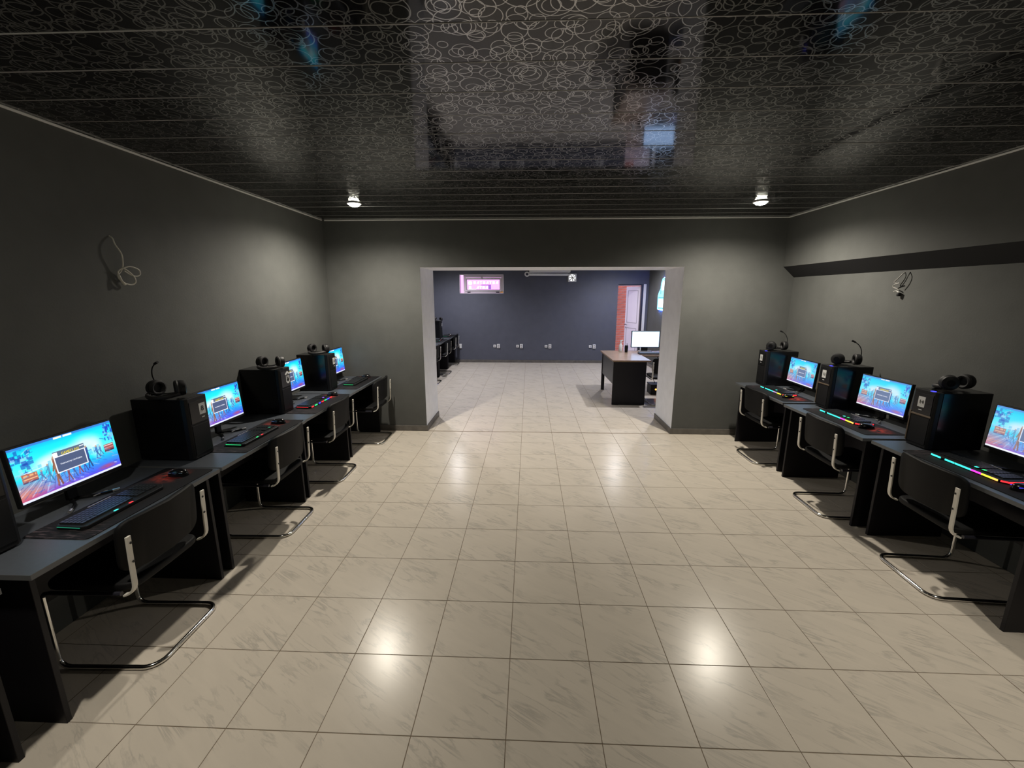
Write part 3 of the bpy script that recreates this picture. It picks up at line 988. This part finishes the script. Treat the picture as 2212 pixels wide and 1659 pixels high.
# ------------------------------------------------------------------ screen picture
def paint(pale):
    W, H = 208, 117
    X, Y = np.meshgrid((np.arange(W + 1)) / W, (np.arange(H + 1)) / H)   # Y down
    img = np.zeros((H + 1, W + 1, 3))
    def ramp(t, stops):
        ts = [s[0] for s in stops]
        return np.stack([np.interp(t, ts, [s[1][c] for s in stops]) for c in range(3)], -1)
    img[:] = ramp(Y, [(0, (0.06, 0.66, 0.90)), (0.12, (0.02, 0.86, 0.95)), (0.45, (0.35, 0.95, 0.97)), (0.6, (0.08, 0.84, 0.95)), (0.8, (0.20, 0.52, 0.95)), (1, (0.38, 0.22, 0.85))])
    def blend(mask, col, a=1.0):
        m = np.clip(mask, 0, 1)[..., None] * a
        img[:] = img * (1 - m) + np.array(col) * m
    def blob(cx, cy, rx, ry):
        return np.clip(1.3 - np.sqrt(((X - cx) / rx) ** 2 + ((Y - cy) / ry) ** 2), 0, 1)
    for (cx, cy, rx, ry) in ((0.68, 0.3, 0.16, 0.17), (0.45, 0.35, 0.2, 0.12), (0.28, 0.42, 0.12, 0.12), (0.78, 0.45, 0.07, 0.2)):
        blend(blob(cx, cy, rx, ry), (0.90, 0.96, 0.97), 0.85)
    rr = np.random.RandomState(5)
    # skyline
    for i in range(14):
        cx = 0.22 + 0.045 * i
        hgt = 0.38 + 0.1 * rr.rand()
        blend(((np.abs(X - cx) < 0.016) & (Y > hgt) & (Y < 0.56)).astype(float), (0.28, 0.70, 0.86), 0.5)
    # ground, warm lower left, violet lower right
    blend((Y > 0.58) * np.clip(1 - X * 1.5, 0, 1) * np.clip((Y - 0.55) * 4, 0, 1), (0.66, 0.66, 0.80), 0.85)
    blend(blob(0.05, 0.92, 0.22, 0.25), (0.85, 0.45, 0.35), 0.75)
    blend(blob(0.1, 1.0, 0.25, 0.10), (0.72, 0.22, 0.45), 0.8)
    blend(blob(0.32, 0.97, 0.22, 0.09), (0.52, 0.24, 0.74), 0.7)
    blend(blob(0.85, 0.9, 0.1, 0.05), (0.75, 0.28, 0.38), 0.7)
    for i in range(10):
        d = np.abs((X - 0.05 - 0.045 * i) + (Y - 0.75) * (0.9 - 0.12 * i))
        blend((d < 0.006) * (Y > 0.6) * (Y < 0.93), (0.82, 0.84, 0.95) if i % 2 else (0.35, 0.35, 0.6), 0.55)
    # buildings
    for i in range(46):
        cx, cy = rr.rand() * 0.17, 0.08 + rr.rand() * 0.42
        w, h = 0.004 + rr.rand() * 0.018, 0.01 + rr.rand() * 0.035
        blend(((np.abs(X - cx) < w) & (np.abs(Y - cy) < h)).astype(float), (0.10, 0.25, 0.66) if i % 3 else (0.62, 0.82, 0.95), 0.6)
    for i in range(36):
        cx, cy = 0.9 + rr.rand() * 0.1, 0.04 + rr.rand() * 0.36
        w, h = 0.004 + rr.rand() * 0.012, 0.01 + rr.rand() * 0.035
        blend(((np.abs(X - cx) < w) & (np.abs(Y - cy) < h)).astype(float), (0.10, 0.18, 0.72) if i % 3 else (0.45, 0.75, 0.95), 0.65)
    # red vehicles
    blend(((X > 0.05) & (X < 0.185) & (Y > 0.49 + 0.1 * (X - 0.05)) & (Y < 0.645)).astype(float), (0.74, 0.33, 0.25), 0.85)
    blend(((X > 0.06) & (X < 0.175) & (Y > 0.52) & (Y < 0.555) & (np.floor(X * 60) % 3 > 0)).astype(float), (0.95, 0.72, 0.5), 0.8)
    blend(((X > 0.06) & (X < 0.18) & (np.abs(Y - 0.595) < 0.007)).astype(float), (0.98, 0.8, 0.6), 0.8)
    blend(((X > 0.05) & (X < 0.185) & (Y > 0.64) & (Y < 0.665)).astype(float), (0.30, 0.20, 0.36), 0.8)
    blend(((np.abs(X - 0.18) < 0.1) & (np.abs(Y - 0.475 + 0.12 * (X - 0.18)) < 0.008)).astype(float), (0.85, 0.95, 1), 0.8)
    blend(((X > 0.862) & (X < 0.972) & (Y > 0.455) & (Y < 0.60)).astype(float), (0.64, 0.25, 0.24), 0.9)
    blend(((X > 0.868) & (X < 0.968) & (Y > 0.475) & (Y < 0.495)).astype(float), (0.95, 0.85, 0.85), 0.9)
    blend(((X > 0.868) & (X < 0.968) & (np.abs(Y - 0.535) < 0.008)).astype(float), (0.85, 0.6, 0.6), 0.8)
    blend(((X > 0.865) & (X < 0.97) & (Y > 0.58) & (Y < 0.615)).astype(float), (0.25, 0.1, 0.22), 0.9)
    # painterly strokes over streets and houses
    for i in range(150):
        cx, cy = rr.rand(), 0.05 + rr.rand() * 0.88
        ln, wd = 0.008 + rr.rand() * 0.03, 0.0022 + rr.rand() * 0.003
        ang = rr.rand() * 0.8 - (0.6 if cx < 0.5 else 0.1)
        if 0.2 < cx < 0.85 and cy < 0.45:
            continue
        dx, dy = X - cx, (Y - cy) * 0.5625
        u, w_ = dx * math.cos(ang) + dy * math.sin(ang), -dx * math.sin(ang) + dy * math.cos(ang)
        cols = ((0.85, 0.95, 1.0), (0.12, 0.22, 0.62), (0.35, 0.75, 0.95), (0.75, 0.55, 0.6), (0.2, 0.35, 0.8))
        blend(((np.abs(u) < ln) & (np.abs(w_) < wd)).astype(float), cols[i % 5], 0.55)
    # walking figures
    def seg(x0, y0, x1, y1, w, col, a=0.9):
        dx, dy = x1 - x0, (y1 - y0) * 0.5625
        L2 = dx * dx + dy * dy
        t = np.clip(((X - x0) * dx + (Y - y0) * 0.5625 * dy) / L2, 0, 1)
        d = np.sqrt((X - x0 - t * dx) ** 2 + ((Y - y0) * 0.5625 - t * dy) ** 2)
        blend((d < w).astype(float), col, a)
    figs = [(0.22, 0.52, 0.7, (0.42, 0.45, 0.66), 0.006), (0.285, 0.45, 0.78, (0.30, 0.55, 0.70), 0.007), (0.35, 0.36, 0.9, (0.60, 0.36, 0.26), 0.012),
            (0.45, 0.55, 0.90, (0.55, 0.30, 0.36), 0.008), (0.505, 0.55, 0.87, (0.30, 0.42, 0.70), 0.007), (0.565, 0.55, 0.84, (0.62, 0.28, 0.30), 0.008),
            (0.62, 0.5, 0.84, (0.25, 0.32, 0.66), 0.007), (0.675, 0.36, 0.80, (0.16, 0.26, 0.52), 0.009), (0.78, 0.42, 0.66, (0.22, 0.45, 0.72), 0.008),
            (0.82, 0.44, 0.64, (0.28, 0.5, 0.75), 0.006)]
    for (x, yt, yb, col, w) in figs:
        ym = yt + (yb - yt) * 0.5
        seg(x, yt + 0.03, x, ym, w * 1.5, col)
        seg(x, ym, x - 0.015, yb, w * 0.8, col)
        seg(x, ym, x + 0.022, yb - 0.01, w * 0.8, [c * 0.8 for c in col])
        seg(x, yt + 0.06, x - 0.03, ym - 0.02, w * 0.6, [c * 0.9 for c in col])
        seg(x, yt, x, yt + 0.01, w * 1.1, (0.75, 0.6, 0.5))
        seg(x - 0.015, yb, x + 0.02, yb + 0.045, w * 0.7, (0.22, 0.25, 0.6), 0.5)
    # top bar with two tabs
    blend((Y < 0.035).astype(float), (0.25, 0.45, 0.80), 0.8)
    blend(((Y < 0.045) & (Y > 0.012) & (np.abs(X - 0.44) < 0.038)).astype(float), (0.92, 0.93, 0.85))
    blend(((Y < 0.045) & (Y > 0.012) & (np.abs(X - 0.535) < 0.042)).astype(float), (0.95, 0.95, 0.92))
    # dialog window
    blend(((X > 0.353) & (X < 0.665) & (Y > 0.275) & (Y < 0.385)).astype(float), (0.33, 0.40, 0.50))
    blend(((X > 0.355) & (X < 0.398) & (Y > 0.295) & (Y < 0.38)).astype(float), (0.95, 0.95, 0.97))
    blend(((X > 0.62) & (X < 0.66) & (Y > 0.30) & (Y < 0.318)).astype(float), (0.95, 0.95, 0.97))
    blend(((X > 0.353) & (X < 0.667) & (Y > 0.375) & (Y < 0.685)).astype(float), (0.93, 0.94, 0.98))
    blend(((X > 0.362) & (X < 0.658) & (Y > 0.390) & (Y < 0.668)).astype(float), (0.29, 0.34, 0.47))
    # task bar
    blend((Y > 0.965).astype(float), (0.86, 0.88, 1.0))
    if pale:  # washed-out look of an oblique view mixed into the picture colours
        img = img * 0.68 + np.array((0.70, 0.80, 0.95)) * 0.30
        m = (Y > 0.965)[..., None]
        img = np.where(m, np.array((0.92, 0.93, 1.0)), img)
    img = np.clip(img, 0, 1)
    lin = np.where(img <= 0.04045, img / 12.92, ((img + 0.055) / 1.055) ** 2.4)
    return X, Y, lin

def screen_mesh(w, pale):
    X, Y, lin = paint(pale)
    h = w * 9 / 16
    ny, nx = X.shape
    # screen lies in local y-z plane, normal +x, user's right = +y
    verts = np.stack([np.zeros(X.size), (X.ravel() - 0.5) * w, (0.5 - Y.ravel()) * h], -1)
    idx = np.arange(nx * ny).reshape(ny, nx)
    faces = np.stack([idx[1:, :-1].ravel(), idx[1:, 1:].ravel(), idx[:-1, 1:].ravel(), idx[:-1, :-1].ravel()], -1)
    me = bpy.data.meshes.new('screen')
    me.from_pydata(verts.tolist(), [], faces.tolist())
    at = me.color_attributes.new('picture', 'FLOAT_COLOR', 'POINT')
    rgba = np.ones((nx * ny, 4), dtype=np.float32)
    rgba[:, :3] = lin.reshape(-1, 3)
    at.data.foreach_set('color', rgba.ravel())
    me.materials.append(SCREEN_R if pale else SCREEN_L)
    me.update()
    return me
TXT = text_mesh('GAMECLASS', 0.020)
TXT.materials.append(YELLOW)
TXT2 = text_mesh('Компьютер свободен.', 0.0105)
TXT2.materials.append(SCRWHITE)
SM = {}
def make_monitor(label, w, pale, tilt, zc):
    """local origin on the desk below the stand, screen facing +x"""
    t = thing('computer_monitor', label, 'monitor', group='lit gaming monitors')
    h = w * 9 / 16
    key = (w, pale)
    if key not in SM:
        SM[key] = screen_mesh(w, pale)
    bez = MB().box(-0.028, -0.0012, -w / 2 - 0.007, w / 2 + 0.007, -h / 2 - 0.017, h / 2 + 0.007).build('bezel', BLACKMATTE, t, (0, 0, zc), (0, -tilt, 0), bevel=0.003)
    scr = link('screen', SM[key], t, (0, 0, zc), (0, -tilt, 0))
    s = w / 0.477
    a = link('title_text', TXT, scr, (0.0008, 0.01 * s, h * (0.5 - 0.345)), (PI / 2, 0, PI / 2))
    b = link('message_text', TXT2, scr, (0.0008, 0.004, h * (0.5 - 0.53)), (PI / 2, 0, PI / 2))
    a.scale = (0.78, 1, 1)
    b.scale = (0.92, 1, 1)
    MB().box(-0.05, -0.03, -0.025, 0.025, 0.012, zc).build('stand_neck', BLACKMATTE, t, bevel=0.004)
    for sg in (-1, 1):
        lg = MB().tube(smooth_path([(-0.04, sg * 0.01, 0.011), (0.03, sg * 0.05, 0.009), (0.085, sg * 0.12, 0.008)]), 0.0075, 8).build('stand_leg', BLACKGLOSS, t, smooth=True)
        MB().tube([(0.074, sg * 0.105, 0.0085), (0.092, sg * 0.13, 0.0085)], 0.0083, 8).build('leg_tip', SILVER, lg, smooth=True)
    MB().tube([(0.045, 0.03, 0.0125), (0.05, 0.1, 0.0125)], 0.003, 6).build('stand_inlay', SILVER, t)
    return t
MN = [
    (-2.359, 1.95, 0.985, -0.012, 0.477, -1, 'lit monitor nearest the camera on the left'),
    (-2.367, 3.03, 0.986, -0.006, 0.477, -1, 'lit monitor between the towers numbered eight and nine'),
    (-2.41, 4.07, 1.004, 0.008, 0.527, -1, 'lit monitor just behind the tower numbered nine'),
    (-2.40, 5.046, 0.999, 0.002, 0.527, -1, 'lit monitor half hidden in the left corner'),
    (3.019, 4.702, 0.974, -0.035, 0.477, 1, 'lit monitor in the right corner, smallest of the right row'),
    (3.038, 3.637, 0.973, 0.031, 0.477, 1, 'lit monitor between the towers numbered thirteen and fourteen'),
    (2.995, 2.487, 0.99, 0.003, 0.477, 1, 'lit monitor cut off by the right edge'),
]
for (x, y, z, a, w, sd, label) in MN:
    m = make_monitor(label, w, sd > 0, 0.07, z - 0.7505)
    m.location = (x, y, 0.7505)
    m.rotation_euler = (0, 0, a if sd < 0 else PI + a)

# ------------------------------------------------------------------ mouse pads, keyboards, mice
def make_pad():
    t = thing('mouse_pad', 'pad', 'mouse pad', group='desk mats under the keyboards')
    pts = []
    w, d, r = 0.155, 0.385, 0.02
    for (cx, cy, a0) in ((w - r, d - r, 0), (-w + r, d - r, PI / 2), (-w + r, -d + r, PI), (w - r, -d + r, 1.5 * PI)):
        for k in range(4):
            a = a0 + k / 3 * PI / 2
            pts.append((cx + r * math.cos(a), cy + r * math.sin(a)))
    MB().prism(pts, 'z', 0, 0.003).build('mat_sheet', PAD, t)
    return t
def make_keyboard(label, strips):
    """front edge at +x, user's right = +y"""
    t = thing('gaming_keyboard', label, 'keyboard', group='gaming keyboards')
    MB().prism([(0.078, -0.215), (0.078, 0.195), (0.05, 0.225), (-0.07, 0.225), (-0.078, 0.2), (-0.078, -0.2), (-0.065, -0.22), (0.06, -0.225)], 'z', 0.0, 0.018).build('base', BLACKMATTE, t, bevel=0.003)
    kc = MB()
    widths = {4: [0.03, 0.022, 0.022, 0.12, 0.022, 0.022, 0.03]}
    for row in range(6):
        xx = -0.058 + row * 0.0195
        yy = -0.205
        if row == 5:
            for wd in (0.026, 0.022, 0.022, 0.115, 0.022, 0.022, 0.026):
                kc.box(xx - 0.008, xx + 0.008, yy, yy + wd - 0.003, 0.018, 0.026)
                yy += wd
        else:
            for c in range(14):
                kc.box(xx - 0.008, xx + 0.008, yy, yy + 0.0158, 0.018, 0.0265)
                yy += 0.0188
        yy = 0.07
        for c in range(7):
            if c == 3:
                yy += 0.008
                continue
            kc.box(xx - 0.008, xx + 0.008, yy, yy + 0.0158, 0.018, 0.0265)
            yy += 0.0195
    ko = kc.build('keycaps', KEYS, t)
    ko['kind'] = 'stuff'
    for (kind, a, b, m) in strips:
        if kind == 'front':
            MB().box(0.0785, 0.0815, a, b, 0.006, 0.0165).build('light_strip', m, t)
        elif kind == 'left':
            MB().prism([(-0.06, -0.2215), (0.055, -0.2265), (0.055, -0.2285), (-0.06, -0.2235)], 'z', 0.0115, 0.0145).build('light_strip', m, t)
        elif kind == 'right':
            MB().prism([(0.072, 0.203), (0.048, 0.229), (-0.06, 0.229), (-0.06, 0.2265), (0.05, 0.2265), (0.0705, 0.2015)], 'z', 0.006, 0.016).build('light_strip', m, t)
        elif kind == 'key':
            MB().box(a, a + 0.016, b, b + 0.016, 0.0268, 0.028).build('key_light', m, t)
        elif kind == 'dot':
            MB().box(0.069, 0.0765, a, b, 0.0182, 0.0205).build('key_light', m, t)
    MB().tube([(-0.085, -0.06, 0.022), (-0.085, 0.06, 0.022)], 0.003, 6).build('top_inlay', SILVER, t)
    return t
def make_mouse(label, light):
    t = thing('computer_mouse', label, 'mouse', group='gaming mice')
    v, f = [], []
    n, m = 20, 8
    for j in range(m + 1):
        ph = j / m * PI / 2
        for i in range(n):
            a = 2 * PI * i / n
            x = 0.062 * math.cos(a) * math.cos(ph) ** 0.6
            y = 0.034 * math.sin(a) * math.cos(ph) ** 0.6 * (1 - 0.12 * math.cos(a) ** 2)
            v.append((x, y, 0.038 * math.sin(ph) * (1 - 0.18 * (x / 0.062) ** 1 * -1)))
    for j in range(m):
        for i in range(n):
            f.append((j * n + i, j * n + (i + 1) % n, (j + 1) * n + (i + 1) % n, (j + 1) * n + i))
    f.append(tuple(range(n))[::-1])
    MB().add(v, f).build('shell', BLACKGLOSS, t, smooth=True)
    MB().lathe([(0.009, -0.004), (0.009, 0.004)], 14, 0, Matrix.Translation((-0.034, 0, 0.026)) @ Matrix.Rotation(PI / 2, 4, 'X')).build('scroll_wheel', SILVER, t)
    for s in (-1, 1):
        MB().tube(smooth_path([(-0.045, s * 0.020, 0.021), (0.0, s * 0.026, 0.0225), (0.045, s * 0.022, 0.022)]), 0.0018, 6).build('side_trim', light if light else SILVER, t)
    return t
EV = 0.0038
RAIN = [('front', -0.215, -0.15, LED_CYAN), ('front', -0.12, -0.06, LED_CYAN), ('front', -0.055, 0.045, LED_CYAN), ('front', 0.045, 0.105, LED_MAG), ('front', 0.105, 0.165, LED_YEL),
        ('front', 0.165, 0.195, LED_ORANGE), ('right', 0, 0, LED_RED), ('key', 0.035, 0.03, LED_CYAN), ('key', 0.035, 0.075, LED_GREEN)]
RAIN1 = RAIN[:3] + [('front', 0.045, 0.115, mat('lilac_light', (0.02, 0.02, 0.02), emit=(0.6, 0.4, 0.75), strength=1.0)), ('front', 0.115, 0.19, LED_YEL), ('right', 0, 0, LED_RED), ('key', 0.035, 0.03, LED_CYAN)]
GRN = [('left', 0, 0, LED_GREEN), ('dot', -0.08, -0.06, LED_GREEN), ('dot', -0.02, 0.0, LED_RED), ('key', 0.03, 0.13, LED_DIMG)]
GRN0 = [('left', 0, 0, LED_DIMG), ('dot', -0.08, -0.06, LED_CYAN), ('dot', 0.0, 0.02, LED_RED)]
MIX = [('left', 0, 0, LED_RED), ('front', -0.21, -0.17, LED_RED), ('front', -0.15, -0.10, LED_GREEN), ('front', -0.07, -0.035, LED_BLUE), ('front', -0.015, 0.03, LED_RED), ('front', 0.045, 0.09, LED_GREEN),
       ('front', 0.10, 0.15, LED_BLUE), ('front', 0.165, 0.20, LED_RED), ('key', 0.03, 0.10, mat('violet_light', (0.02, 0.02, 0.02), emit=(0.35, 0.1, 1.0), strength=1.5))]
STN = [
    # keyboard x,y ; mouse x,y ; pad x,y ; side ; strips ; mouse light ; words
    ((-2.105, 1.895), (-2.095, 2.275), (-2.105, 1.99), -1, GRN0, None, 'nearest the camera on the left'),
    ((-2.095, 2.985), (-2.10, 3.315), (-2.09, 3.035), -1, GRN, None, 'beside the tower numbered eight'),
    ((-2.14, 4.005), (-2.10, 4.31), (-2.09, 3.995), -1, MIX, None, 'beside the tower numbered nine'),
    ((-2.13, 5.02), (-2.125, 5.325), (-2.12, 5.005), -1, GRN0[:1] + [('left', 0, 0, LED_GREEN)], None, 'in the left corner'),
    ((2.79, 4.69), (2.725, 4.395), (2.745, 4.63), 1, RAIN1, LED_YEL, 'in the right corner'),
    ((2.79, 3.665), (2.745, 3.375), (2.765, 3.595), 1, RAIN, None, 'beside the tower numbered thirteen'),
    ((2.795, 2.565), (2.745, 2.27), (2.765, 2.50), 1, RAIN, LED_BLUE, 'beside the tower numbered fourteen'),
    ((-2.12, 9.70), (-2.1, 10.02), (-2.11, 9.75), -1, GRN0, None, 'on the middle desk of the back room'),
    ((-2.12, 10.85), (-2.1, 11.12), (-2.11, 10.86), -1, GRN0, None, 'on the back room desk against the far wall'),
]
kinds = {'GRN0': 'black keyboard', 'RAIN': 'x'}
padp = make_pad()
for i, (kb, ms, pd, sd, strips, ml, words) in enumerate(STN):
    rz = 0 if sd < 0 else PI
    place(padp, i > 0, (pd[0], pd[1], 0.7505), rz, 'dark desk mat with red print ' + words)
    desc = {id(RAIN): 'black keyboard with a rainbow lit front edge ', id(RAIN1): 'black keyboard with a cyan lit front edge ',
            id(GRN): 'black keyboard with a green lit side ', id(MIX): 'black keyboard with red and coloured edge lights '}.get(id(strips), 'black keyboard with dim lights ')
    k = make_keyboard(desc + words, strips)
    k.location = (kb[0], kb[1], 0.7505 + 0.0032)
    k.rotation_euler = (0, 0, rz)
    m = make_mouse('black gaming mouse ' + words, ml)
    m.location = (ms[0], ms[1], 0.7505 + 0.0032)
    m.rotation_euler = (0, 0, rz)

# ------------------------------------------------------------------ cables on the walls
def wall_pt(y, z, d=0.02):
    return (XL + d, y, z)
cb = thing('wall_cable', 'cream cable end looped into a coil hanging from the left wall', 'cable', (XL, 2.62, 2.0))
def rel(pts):
    return [(p[0] - XL, p[1] - 2.62, p[2] - 2.0) for p in pts]
c1 = [wall_pt(2.605, 2.166, 0.0), wall_pt(2.606, 2.15, 0.018), wall_pt(2.603, 2.115, 0.03), wall_pt(2.622, 2.065, 0.04), wall_pt(2.628, 2.02, 0.035), wall_pt(2.626, 1.985, 0.03),
      wall_pt(2.617, 1.955, 0.02), wall_pt(2.598, 1.935, 0.018), wall_pt(2.598, 1.91, 0.02), wall_pt(2.625, 1.885, 0.025), wall_pt(2.665, 1.876, 0.03), wall_pt(2.690, 1.893, 0.035),
      wall_pt(2.682, 1.925, 0.04), wall_pt(2.655, 1.957, 0.035), wall_pt(2.625, 1.975, 0.03), wall_pt(2.600, 1.955, 0.02), wall_pt(2.600, 1.93, 0.02)]
MB().tube(smooth_path(rel(c1), 5), 0.0042, 7).build('cable_run', CABLE, cb, smooth=True)
c2 = [wall_pt(2.62, 1.975, 0.035), wall_pt(2.66, 1.988, 0.045), wall_pt(2.71, 1.972, 0.05), wall_pt(2.722, 1.945, 0.045), wall_pt(2.70, 1.93, 0.04), wall_pt(2.665, 1.938, 0.035), wall_pt(2.632, 1.96, 0.03)]
MB().tube(smooth_path(rel(c2), 5), 0.0042, 7).build('cable_loop', CABLE, cb, smooth=True)
MB().tube(smooth_path(rel([wall_pt(2.60, 1.93, 0.02), wall_pt(2.605, 1.9, 0.025), wall_pt(2.62, 1.873, 0.03)]), 4), 0.007, 7).build('cable_tail', CABLE, cb, smooth=True)

cr = thing('wall_cable', 'short knotted grey cable below the black ledge on the right wall', 'cable', (XR, 3.86, 1.9))
c3 = [(0, 0.0, 0.10), (-0.02, 0.0, 0.085), (-0.03, 0.02, 0.055), (-0.035, 0.05, 0.02), (-0.03, 0.03, 0.01), (-0.03, -0.0, 0.012), (-0.03, 0.05, -0.002), (-0.03, 0.06, -0.02), (-0.03, 0.02, -0.035), (-0.025, 0.0, -0.05)]
MB().tube(smooth_path(c3, 5), 0.004, 6).build('cable_run', CABLEGREY, cr, smooth=True)
MB().tube(smooth_path([(0, -0.05, 0.10), (-0.02, -0.06, 0.07), (-0.025, -0.045, 0.02), (-0.025, -0.01, -0.03)], 5), 0.0035, 6).build('dark_wire', BLACKMATTE, cr, smooth=True)
MB().tube(smooth_path([(-0.025, 0.05, -0.062), (-0.03, 0.02, -0.055), (-0.03, -0.01, -0.068)], 4), 0.005, 6).build('cable_end', CABLEGREY, cr, smooth=True)
MB().lathe([(0.014, 0), (0.016, 0.015), (0.012, 0.028)], 12, 0, Matrix.Translation((-0.02, 0.0, -0.10))).build('wire_cap', BLACKMATTE, cr, smooth=True)

# ------------------------------------------------------------------ office desk in the back room
od = thing('office_desk', 'brown topped office desk with black panels in the back room', 'desk', (1.38, 6.86, 0))
topm = MB()
topm.prism([(0, 0), (0.62, 0), (0.62, 0.62), (1.5, 0.62), (1.5, 1.25), (0, 1.25)], 'z', 0.735, 0.76)
topm.build('desktop', WOOD, od, bevel=0.003)
MB().box(0.02, 0.56, 0.035, 0.06, 0.0, 0.735).build('end_panel', DESKPANEL, od, bevel=0.002)
for xx in (0.03, 0.46):
    MB().box(xx, xx + 0.1, 0.02, 0.075, 0.0, 0.02).build('foot', DESKPANEL, od, bevel=0.003)
MB().box(0.045, 0.065, 0.06, 1.22, 0.33, 0.735).build('modesty_panel', mat('dark_grey_laminate', (0.05, 0.05, 0.055), rough=0.4), od)
MB().box(0.035, 0.09, 1.18, 1.235, 0.0, 0.735).build('leg', DESKPANEL, od)
MB().box(1.4, 1.46, 0.65, 1.22, 0.0, 0.735).build('end_panel', DESKPANEL, od)
om = thing('office_monitor', 'white lit monitor on the brown office desk', 'monitor', (2.19, 7.98, 0.76))
MB().box(-0.262, 0.262, 0.0, 0.035, 0.075, 0.385).build('bezel', BLACKMATTE, om, bevel=0.004)
osn = MB().box(-0.25, 0.25, -0.002, 0.0, 0.09, 0.375).build('screen', OFFICE, om)
MB().box(-0.2, 0.12, -0.003, -0.002, 0.315, 0.319).build('toolbar_line', OFFICELINE, osn)
MB().box(-0.06, 0.06, 0.035, 0.06, 0.01, 0.2).build('stand_neck', BLACKMATTE, om)
MB().box(-0.12, 0.12, -0.05, 0.1, 0.0, 0.012).build('stand_base', SILVER, om, bevel=0.004)
ok = thing('office_keyboard', 'silver and black keyboard in front of the white monitor', 'keyboard', (2.22, 7.64, 0.7605))
MB().prism([(-0.075, 0.0), (0.075, 0.0), (0.075, 0.024), (-0.075, 0.012)], 'x', -0.23, 0.23).build('base', BLACKMATTE, ok, bevel=0.003)
kk = MB()
for r in range(5):
    for c in range(18):
        kk.box(-0.215 + c * 0.024, -0.215 + c * 0.024 + 0.02, -0.06 + r * 0.025, -0.06 + r * 0.025 + 0.02, 0.014 + r * 0.0017, 0.024 + r * 0.0017)
kko = kk.build('keycaps', mat('grey_keycaps', (0.16, 0.17, 0.2), rough=0.4), ok)
kko['kind'] = 'stuff'
bt = thing('pen_holder', 'tall black pen holder standing on the brown office desk', 'pen holder', (1.815, 7.86, 0.7605))
MB().lathe([(0.026, 0), (0.030, 0.03), (0.034, 0.1), (0.028, 0.13)], 8).build('holder_body', BLACKMATTE, bt)
MB().tube([(0.01, 0, 0.05), (0.012, 0.01, 0.17)], 0.004, 6).build('pen', BLACKMATTE, bt)
wb_ = thing('spray_bottle', 'white bottle with nozzle behind the black pen holder', 'bottle', (1.745, 8.03, 0.7605))
MB().lathe([(0.034, 0), (0.036, 0.02), (0.036, 0.11), (0.02, 0.13), (0.014, 0.15)], 16).build('bottle_body', WHITE, wb_, smooth=True)
MB().prism([(-0.012, 0.15), (0.012, 0.15), (0.016, 0.185), (0.04, 0.2), (0.036, 0.212), (-0.012, 0.205)], 'y', -0.01, 0.01).build('nozzle', WHITE, wb_, bevel=0.002)
up = thing('power_unit', 'black power unit with an orange light on the floor under the office desk', 'power supply', (2.38, 7.72, 0))
MB().box(-0.12, 0.2, -0.06, 0.2, 0.0, 0.17).build('case_body', BLACKMATTE, up, bevel=0.01)
MB().box(-0.13, 0.2, -0.07, 0.2, 0.17, 0.19).build('lid', BLACKMATTE, up, bevel=0.006)
MB().lathe([(0.016, 0), (0.016, 0.004)], 14, 0, Matrix.Translation((-0.03, -0.06, 0.1)) @ Matrix.Rotation(PI / 2, 4, 'X')).build('power_light', LED_ORANGE, up)
MB().tube(smooth_path([(0.0, 0.1, 0.18), (-0.05, 0.1, 0.3), (0.0, 0.12, 0.45), (0.02, 0.14, 0.70)]), 0.005, 6).build('power_cord', BLACKMATTE, up, smooth=True)
MB().tube(smooth_path([(0.05, 0.1, 0.18), (0.09, 0.1, 0.32), (0.04, 0.12, 0.5), (0.05, 0.14, 0.70)]), 0.005, 6).build('power_cord', BLACKMATTE, up, smooth=True)
